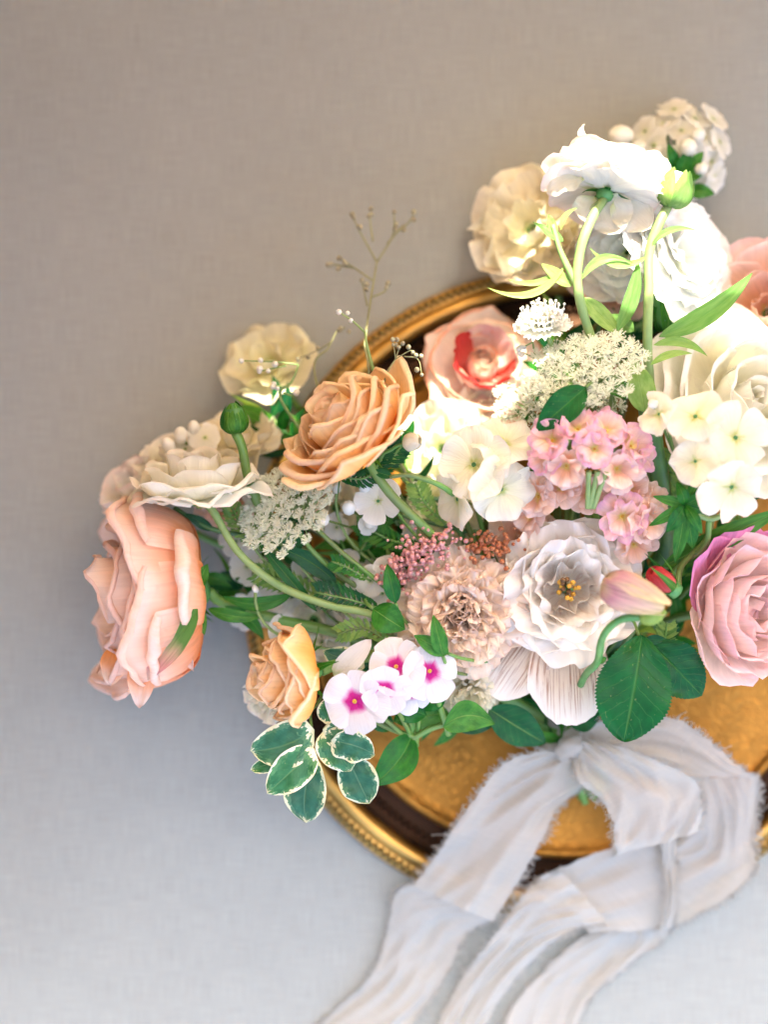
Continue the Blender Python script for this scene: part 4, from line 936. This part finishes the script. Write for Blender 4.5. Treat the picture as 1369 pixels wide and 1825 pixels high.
# filler foliage deep in the bouquet
fill = [(430, 930, 'right of the blush rose'), (470, 1010, 'below the round lace head'), (520, 1080, 'above the small apricot rose'), (620, 960, 'below the apricot rose stem'), (680, 930, 'under the small white floret'),
 (740, 900, 'left of the cream phlox trio'), (610, 840, 'just below the apricot rose'), (560, 870, 'right of the round lace head'), (700, 1000, 'left of the dusty pink spray'), (790, 950, 'above the dusty pink spray'),
 (860, 950, 'below the cream phlox trio'), (980, 700, 'under the big lace head'), (1180, 860, 'right of the pink stock'), (1200, 960, 'left of the pink garden rose'), (1150, 1060, 'under the lilac bud'), (1090, 1180, 'behind the rose leaf'),
 (1240, 1000, 'above the pink garden rose'), (1210, 1130, 'below the red rosebud'), (1320, 950, 'under the drooping cream phlox'), (1000, 1240, 'below the veined lisianthus'), (760, 1260, 'under the magenta-eyed phlox'),
 (640, 1190, 'between the small rose and the phlox'), (480, 740, 'under the pale yellow bloom'), (690, 780, 'right of the apricot rose'), (400, 1040, 'by the stem of the blush rose'), (930, 860, 'left of the pink stock'), (1120, 560, 'between the sunlit stems'), (1000, 590, 'under the scabiosa')]
side = ('left', 'right')
for i, (px, py, where) in enumerate(fill):
    z = ru(110, 185); ang = math.atan2(py - 1300, px - 1003)
    px0, py0 = px - math.cos(ang) * 90, py - math.sin(ang) * 90
    lv = []
    for j in range(15):
        a = ang + ru(-1.2, 1.2); t_ = j / 14; sx, sy = px0 + (px - px0) * t_, py0 + (py - py0) * t_; l = ru(45, 85)
        lv.append(((sx, sy, z), (sx + math.cos(a) * l, sy + math.sin(a) * l, z + ru(-20, 55)), ru(5, 14), dict(arch=ru(0, 10), tilt=ru(-.8, .8), bend=ru(-12, 12), tw=ru(-.6, .6), mat=random.choice(['leaf', 'leafdark', 'leaflight', 'leaf']))))
    sprig('filler_sprig', 'green filler leaves deep in the bouquet, ' + where, 'foliage', [(px, py, z), (px0, py0, z - 5), (990 + ru(-20, 20), 1290, 100)], lv, group='deep filler foliage')
# ferny fine-cut greens near (620, 1050)
def fern(label, pts, n=14, l=22, mat='leaf'):
    T = Thing('fern_frond', label, 'fern', frame(W(*pts[0]), (0, 0, 1)), 'fine cut fronds')
    c = path(*pts, n=n + 2)
    mk('midrib', tube(c, 2, 5), M['stem'], T.o, world=T)
    for i in range(1, n + 1):
        d = (c[i] - c[i-1]).normalized(); s = Vector((-d.y, d.x, 0)); f = math.sin(math.pi * (i / (n + 1)) ** .7)
        for sg in (-1, 1):
            e = c[i] + (s * sg * .8 - d * .6) * l * (.3 + f) + Vector((0, 0, ru(-5, 8)))
            stem_leaf(T, c[i], e, 3.4, mat, 'leaflet', nu=2, nv=4)
            e2 = c[i].lerp(e, .5); stem_leaf(T, e2, e2 + (s * sg - d * 1.6) * l * .3, 2.4, mat, 'leaflet', nu=2, nv=4)
fern('dark fine-cut frond left of the peach carnation', [(560, 1055, 295), (620, 1068, 295), (680, 1085, 290)], 12, 26, 'leafdark')
fern('fine-cut frond beside the small white buds', [(590, 1000, 300), (620, 1012, 300), (660, 1035, 290)], 9, 16)
fern('feathery green frond under the apricot rose', [(690, 800, 310), (655, 850, 315), (600, 850, 310)], 12, 22, 'leafdark')
fern('feathery green frond among the stems at the centre left', [(640, 930, 250), (690, 960, 250), (760, 980, 230)], 12, 24)
fern('feathery green frond beneath the white floret', [(700, 880, 235), (670, 940, 240), (640, 985, 240)], 12, 24)
fern('feathery frond beside the apricot rose and tray', [(720, 790, 300), (690, 825, 305), (640, 870, 300)], 10, 22, 'leafdark')

LM = [('blush rose', 245, 1050), ('side-on ranunculus', 345, 850), ('round lace head', 500, 890), ('apricot rose', 590, 735), ('green bud', 415, 745), ('small apricot rose', 495, 1200), ('magenta-eyed phlox', 700, 1220),
      ('peach carnation', 820, 1090), ('cream phlox trio', 860, 850), ('dusty pink spray', 760, 985), ('tall centre stem', 1170, 850), ('scabiosa', 965, 555), ('big lace head', 1040, 640), ('pink stock', 1060, 800), ('long ranunculus stem', 520, 1060), ('small white floret', 674, 893)]
USED = set()
def where(px, py):
    for nm, x, y in sorted(LM, key=lambda q: (q[1] - px)**2 + (q[2] - py)**2):
        dx, dy = px - x, py - y
        w = ('right of' if dx > 0 else 'left of') if abs(dx) > abs(dy) else ('below' if dy > 0 else 'above')
        t = w + ' the ' + nm
        if t not in USED: USED.add(t); return t
for lab, pts, n_, l_ in (('pale feathery frond left of the round lace head', [(410, 900, 240), (440, 950, 245), (500, 990, 235)], 12, 22), ('pale feathery frond under the long ranunculus stem', [(450, 1020, 250), (520, 1040, 250), (590, 1075, 245)], 13, 24),
        ('pale feathery frond between the apricot rose and the phlox trio', [(740, 860, 260), (760, 900, 262), (800, 940, 250)], 11, 22), ('pale feathery frond above the magenta-eyed phlox', [(600, 1130, 290), (650, 1120, 290), (700, 1150, 280)], 11, 20),
        ('pale feathery frond right of the tall centre stem', [(1200, 800, 300), (1215, 850, 300), (1200, 920, 280)], 11, 22), ('pale feathery frond below the red rosebud', [(1190, 1110, 300), (1180, 1150, 290), (1130, 1200, 270)], 10, 20)):
    fern(lab, pts, n_, l_, 'leaflight')
rs = random.Random(3)
for i, (px, py) in enumerate(((390, 880), (440, 905), (470, 860), (520, 970), (560, 1000), (600, 870), (640, 900), (585, 1060), (700, 900), (455, 1050), (740, 930), (1215, 820), (1190, 640), (980, 640))):
    T = Thing('slender_stem', 'slender green stem ending in a tiny white bud ' + where(px, py), 'stem', frame(W(px, py, 255), (0, 0, 1)), 'slender budded stems')
    st = W(px, py, rs.uniform(235, 290))
    mk('stem', tube(stem_to_bind(st, Vector((rs.uniform(-.2, .8), -1, -.2)), 1.4), 2.6, 6), M['stemlight' if i % 2 else 'stem'], T.o, world=T)
    budlet(T, st, rs.uniform(5, 9), (rs.uniform(-1, 1), -1, .5))
for i, (px, py, rr) in enumerate(((470, 960, 26), (540, 1010, 22), (600, 940, 24), (505, 1120, 28), (620, 1000, 22), (730, 960, 24), (450, 880, 22), (560, 1050, 24), (640, 1110, 24), (700, 1130, 22))):
    T = Thing('small_white_flower', 'small white flower half hidden among the stems ' + where(px, py), 'flower', frame(W(px, py, 225), (0, 0, 1)), 'small white flowers among the stems')
    floret(T, W(px, py, 225), (rs.uniform(-.6, .6), rs.uniform(-.6, .6), 1), rr, 5, 'floret')
    mk('stem', tube(stem_to_bind(W(px, py, 222), Vector((.2, -1, -.4))), 2.2, 6), M['stem'], T.o, world=T)
# wispy sprigs
def wisp(label, trunk, twigs, mat, pod, r0=3, pr=5, group='wispy sprigs'):
    T = Thing('wispy_sprig', label, 'sprig', frame(W(*trunk[-1]), (0, 0, 1)), group)
    mk('stem', tube(path(*trunk), (r0 * .5, r0), 6), M[mat], T.o, world=T)
    for tw in twigs:
        c = path(*tw, n=10); mk('twig', tube(c, (r0 * .6, r0 * .35), 5), M[mat], T.o, world=T)
        for j in range(3):
            p = c[-1 - j * 2] + Vector((ru(-5, 5), ru(-5, 5), ru(-3, 3))) * (j > 0) * 1.4
            mk('seed_pod', ball(p, pr * ru(.7, 1.1), 5, 1.4), M[pod], T.o, world=T)
wisp('tall blurred olive seed sprig rising over the cloth', [(672, 465, 150), (660, 540, 190), (652, 600, 230), (655, 640, 260), (700, 800, 230), (990, 1290, 110)], [
    ((672, 467, 150), (640, 410, 130), (628, 382, 120)), ((672, 467, 150), (700, 420, 140), (703, 378, 130)), ((690, 435, 140), (716, 405, 130), (720, 410, 130)), ((665, 500, 160), (620, 470, 150), (605, 460, 145)), ((630, 478, 150), (600, 472, 140), (585, 472, 140)), ((660, 530, 180), (685, 520, 170), (692, 505, 165)), ((655, 545, 185), (645, 500, 175)), ((700, 420, 140), (730, 395, 130), (738, 378, 125)), ((665, 430, 145), (660, 395, 130), (661, 372, 125))], 'twig', 'seed')
wisp('sunlit white budded sprig above the apricot rose', [(650, 590, 300), (655, 620, 300), (665, 660, 290)], [((650, 592, 300), (628, 572, 300), (604, 556, 300))], 'stemlight', 'budwhite', 3.4, 5.5)
wisp('little grey seed sprig at the right of the apricot rose', [(705, 640, 330), (690, 665, 330), (680, 700, 320)], [((705, 640, 330), (712, 620, 335), (718, 612, 335)), ((705, 640, 330), (702, 615, 335), (700, 605, 335)), ((705, 640, 330), (730, 625, 330), (736, 628, 330)), ((720, 635, 330), (745, 640, 330), (752, 668, 330))], 'twig', 'seed', 2, 4.5)
wisp('sunlit white budded sprig over the pale yellow bloom', [(532, 650, 250), (520, 680, 250), (500, 710, 240), (560, 800, 220)], [((532, 650, 250), (490, 645, 250), (430, 643, 250)), ((510, 652, 250), (480, 658, 250), (462, 662, 250)), ((515, 690, 250), (495, 688, 250), (488, 684, 250)), ((505, 700, 245), (520, 705, 250), (528, 702, 250))], 'stemlight', 'budwhite', 3, 5.5)
wisp('thin brown sprig crossing the pale yellow bloom', [(600, 590, 180), (585, 620, 190), (560, 660, 200), (600, 800, 200)], [((600, 590, 180), (615, 584, 180), (608, 585, 180)), ((590, 610, 190), (565, 625, 180), (530, 640, 170))], 'twig', 'seed', 2.5, 5)
wisp('budded sprig beside the scabiosa', [(950, 610, 300), (958, 650, 290), (975, 700, 250)], [((950, 610, 300), (930, 620, 300), (925, 622, 300)), ((952, 625, 300), (948, 595, 305), (945, 600, 300)), ((955, 640, 295), (935, 630, 300), (930, 632, 300))], 'stemlight', 'budwhite', 2.5, 5)
T = Thing('small_rosebud', 'tiny peach bud right of the apricot rose', 'flower bud', frame(W(722, 790, 340), (.7, -.1, .6)))
for i in range(4): mk('petal', petal(i * 1.57, [(2, 0), (20, 2), (18, 20), (5, 32)], 15, cr=14, tip=.2, nu=8, nv=8), M['cream'], T.o)
mk('stem', tube(path((722, 790, 338), (700, 800, 330), (680, 830, 300), (760, 950, 200), (990, 1290, 110)), 3, 6), M['stem'], T.o, world=T)

# ---------------------------------------------------------------- ribbon bow
T = Thing('ribbon_bow', 'ivory hand-frayed silk ribbon tied round the bouquet stems in a bow', 'ribbon', frame(W(1025, 1345, 130), (0, 0, 1)))
def strip(name, E1, E2, nu=24, nv=90, wr=4, fray=(True, True), fl=13, lab=None, ruck=0):
    a = crom([W(*p) for p in E1], nv + 1); b = crom([W(*p) for p in E2], nv + 1); sd = rnd() * 100
    def f(u, v):
        j = round(v * nv); t = (u + 1) / 2
        p = a[j].lerp(b[j], t)
        w = (b[j] - a[j]).length
        p = p + Vector((0, 0, wr * 2.9 * noise.noise(Vector((t * 3.2, v * 2.0, sd))) + wr * 1.1 * noise.noise(Vector((t * 8, v * 3.5, sd))) + wr * 3.6 * (.5 - abs(noise.noise(Vector((t * 5 + v * 4, v * 2.2, sd + 9))))) + ruck * math.sin(t * 12 + sd) * math.exp(-v * 4)))
        p += Vector((noise.noise(Vector((v * 30, t * 2, sd))), noise.noise(Vector((v * 30, 5, sd))), 0)) * 3.2 * (abs(u) ** 6)
        return p
    g = sheet(f, nu, nv)
    ob = mk(name, g, M['ribbon'], T.o, lab, world=T)
    gs = []
    for s, on in ((0, fray[0]), (1, fray[1])):
        if not on: continue
        ed, ot = (a, b) if s == 0 else (b, a)
        edge = [g[0][j * (nu + 1) + (0 if s == 0 else nu)] for j in range(nv + 1)]
        inn = [g[0][j * (nu + 1) + (4 if s == 0 else nu - 4)] for j in range(nv + 1)]
        m = int(sum((edge[j+1] - edge[j]).length for j in range(nv)) / 1.5)
        for q in range(m):
            x = rnd() * nv; j = min(int(x), nv - 1); t = x - j
            p = edge[j].lerp(edge[j+1], t); od = (p - inn[j].lerp(inn[j+1], t)).normalized()
            tg = (edge[j+1] - edge[j]).normalized()
            clump = .45 + .9 * abs(noise.noise(Vector((x * .9, sd, s))))
            l = fl * 1.45 * ru(.3, 1.25) * clump * (2.6 if rnd() < .02 else 1); d = (od + tg * random.gauss(0, .45) + Vector((0, 0, random.gauss(0, .35)))).normalized()
            m1 = p + d * l * .5; e = p + (d + tg * random.gauss(0, .4) + Vector((0, 0, random.gauss(0, .3)))).normalized() * l
            gs.append(tube([p - od * 3, m1, e], .62, 3, False))
    if gs: mk('frayed_edge', join(*gs), M['ribbon'], T.o, world=T, kind='stuff')
# left loop, falls to the lower left
strip('loop', [(1018, 1338, 140), (960, 1338, 150), (900, 1358, 150), (855, 1410, 140), (815, 1465, 120), (780, 1520, 90), (738, 1578, 68)],
              [(1022, 1352, 135), (1038, 1368, 120), (1040, 1402, 105), (990, 1450, 105), (965, 1500, 100), (925, 1570, 90), (878, 1640, 66)], wr=6, ruck=4)
# right loop: broad billow up and over to the right
strip('loop', [(1022, 1345, 145), (1040, 1300, 165), (1090, 1282, 180), (1190, 1276, 185), (1260, 1315, 170), (1310, 1360, 150), (1352, 1386, 120)],
              [(1026, 1352, 140), (1060, 1350, 150), (1095, 1360, 160), (1140, 1378, 160), (1180, 1385, 155), (1220, 1392, 140), (1244, 1385, 115)], wr=5, ruck=5, fl=10)
# right side band descending
strip('loop', [(1352, 1384, 112), (1352, 1440, 100), (1346, 1500, 95), (1342, 1552, 84), (1290, 1600, 66), (1190, 1650, 42), (1050, 1660, 46)],
              [(1230, 1384, 105), (1240, 1430, 95), (1232, 1480, 84), (1195, 1500, 78), (1140, 1500, 76), (1060, 1520, 78), (960, 1560, 80)], wr=5, fray=(True, False))
# front fold hanging over the knot, and the tail that leaves to the lower left
strip('fold', [(1018, 1344, 160), (1026, 1385, 178), (1070, 1425, 182), (1092, 1465, 175), (1094, 1500, 160), (1100, 1522, 145)],
              [(1040, 1312, 165), (1110, 1330, 192), (1190, 1362, 200), (1240, 1392, 190), (1252, 1440, 172), (1248, 1482, 150)], wr=8, fl=12, nv=50)
strip('tail', [(1000, 1550, 90), (940, 1590, 92), (885, 1660, 60), (820, 1750, 22), (745, 1890, 14)],
              [(1080, 1640, 66), (1010, 1660, 60), (950, 1710, 36), (885, 1790, 18), (830, 1900, 14)], wr=6, fl=11)
strip('tail', [(1175, 1490, 95), (1182, 1540, 85), (1190, 1600, 85), (1175, 1660, 60)],
              [(1208, 1480, 95), (1206, 1540, 82), (1205, 1600, 85), (1200, 1650, 60)], wr=3, fl=11, nv=30)
strip('tail', [(735, 1575, 66), (705, 1592, 40), (690, 1660, 14), (660, 1740, 12), (565, 1830, 10), (500, 1900, 10)],
              [(880, 1638, 66), (830, 1668, 40), (795, 1735, 16), (755, 1800, 12), (700, 1860, 10), (630, 1930, 10)], wr=4, fl=9)
strip('tail', [(1200, 1600, 40), (1200, 1640, 26), (1185, 1670, 16), (1120, 1720, 12), (1050, 1780, 10), (1000, 1900, 10)],
              [(1100, 1620, 40), (1075, 1650, 30), (1015, 1690, 20), (970, 1730, 12), (915, 1790, 10), (865, 1900, 10)], wr=4, fl=9)
mk('knot', tube(path((1000, 1352, 120), (1012, 1335, 160), (1030, 1330, 170), (1042, 1350, 150), (1035, 1372, 110)), lambda t: 11 + 8 * math.sin(math.pi * t) + 3 * math.sin(t * 9), 18), M['ribbon'], T.o, world=T)
for v_ in SC.objects['knot'].data.vertices:
    n_ = noise.noise(v_.co / S * .11); v_.co += v_.normal * (n_ * 7 + 4 * abs(noise.noise(v_.co / S * .2))) * S
for i, y in enumerate((1278, 1296, 1314, 1332)):
    c = W(1004 + i * 3, y, 95); pp = []
    for k_ in range(25):
        a = 2 * math.pi * k_ / 24; pp.append(c + Vector((math.cos(a) * (46 + ru(-1, 1)), ru(-1.5, 1.5) + 3 * math.cos(a), math.sin(a) * 44)))
    def wrapf(u, v, pp=pp): 
        x = v * 24; j = min(int(x), 23); p = pp[j].lerp(pp[j+1], x - j); q = (p - c); return p + Vector((0, u * 12, 0)) + q.normalized() * (3 * noise.noise(Vector((v * 8, u, y)))) 
    mk('wrap', sheet(wrapf, 4, 48), M['ribbon'], T.o, world=T)
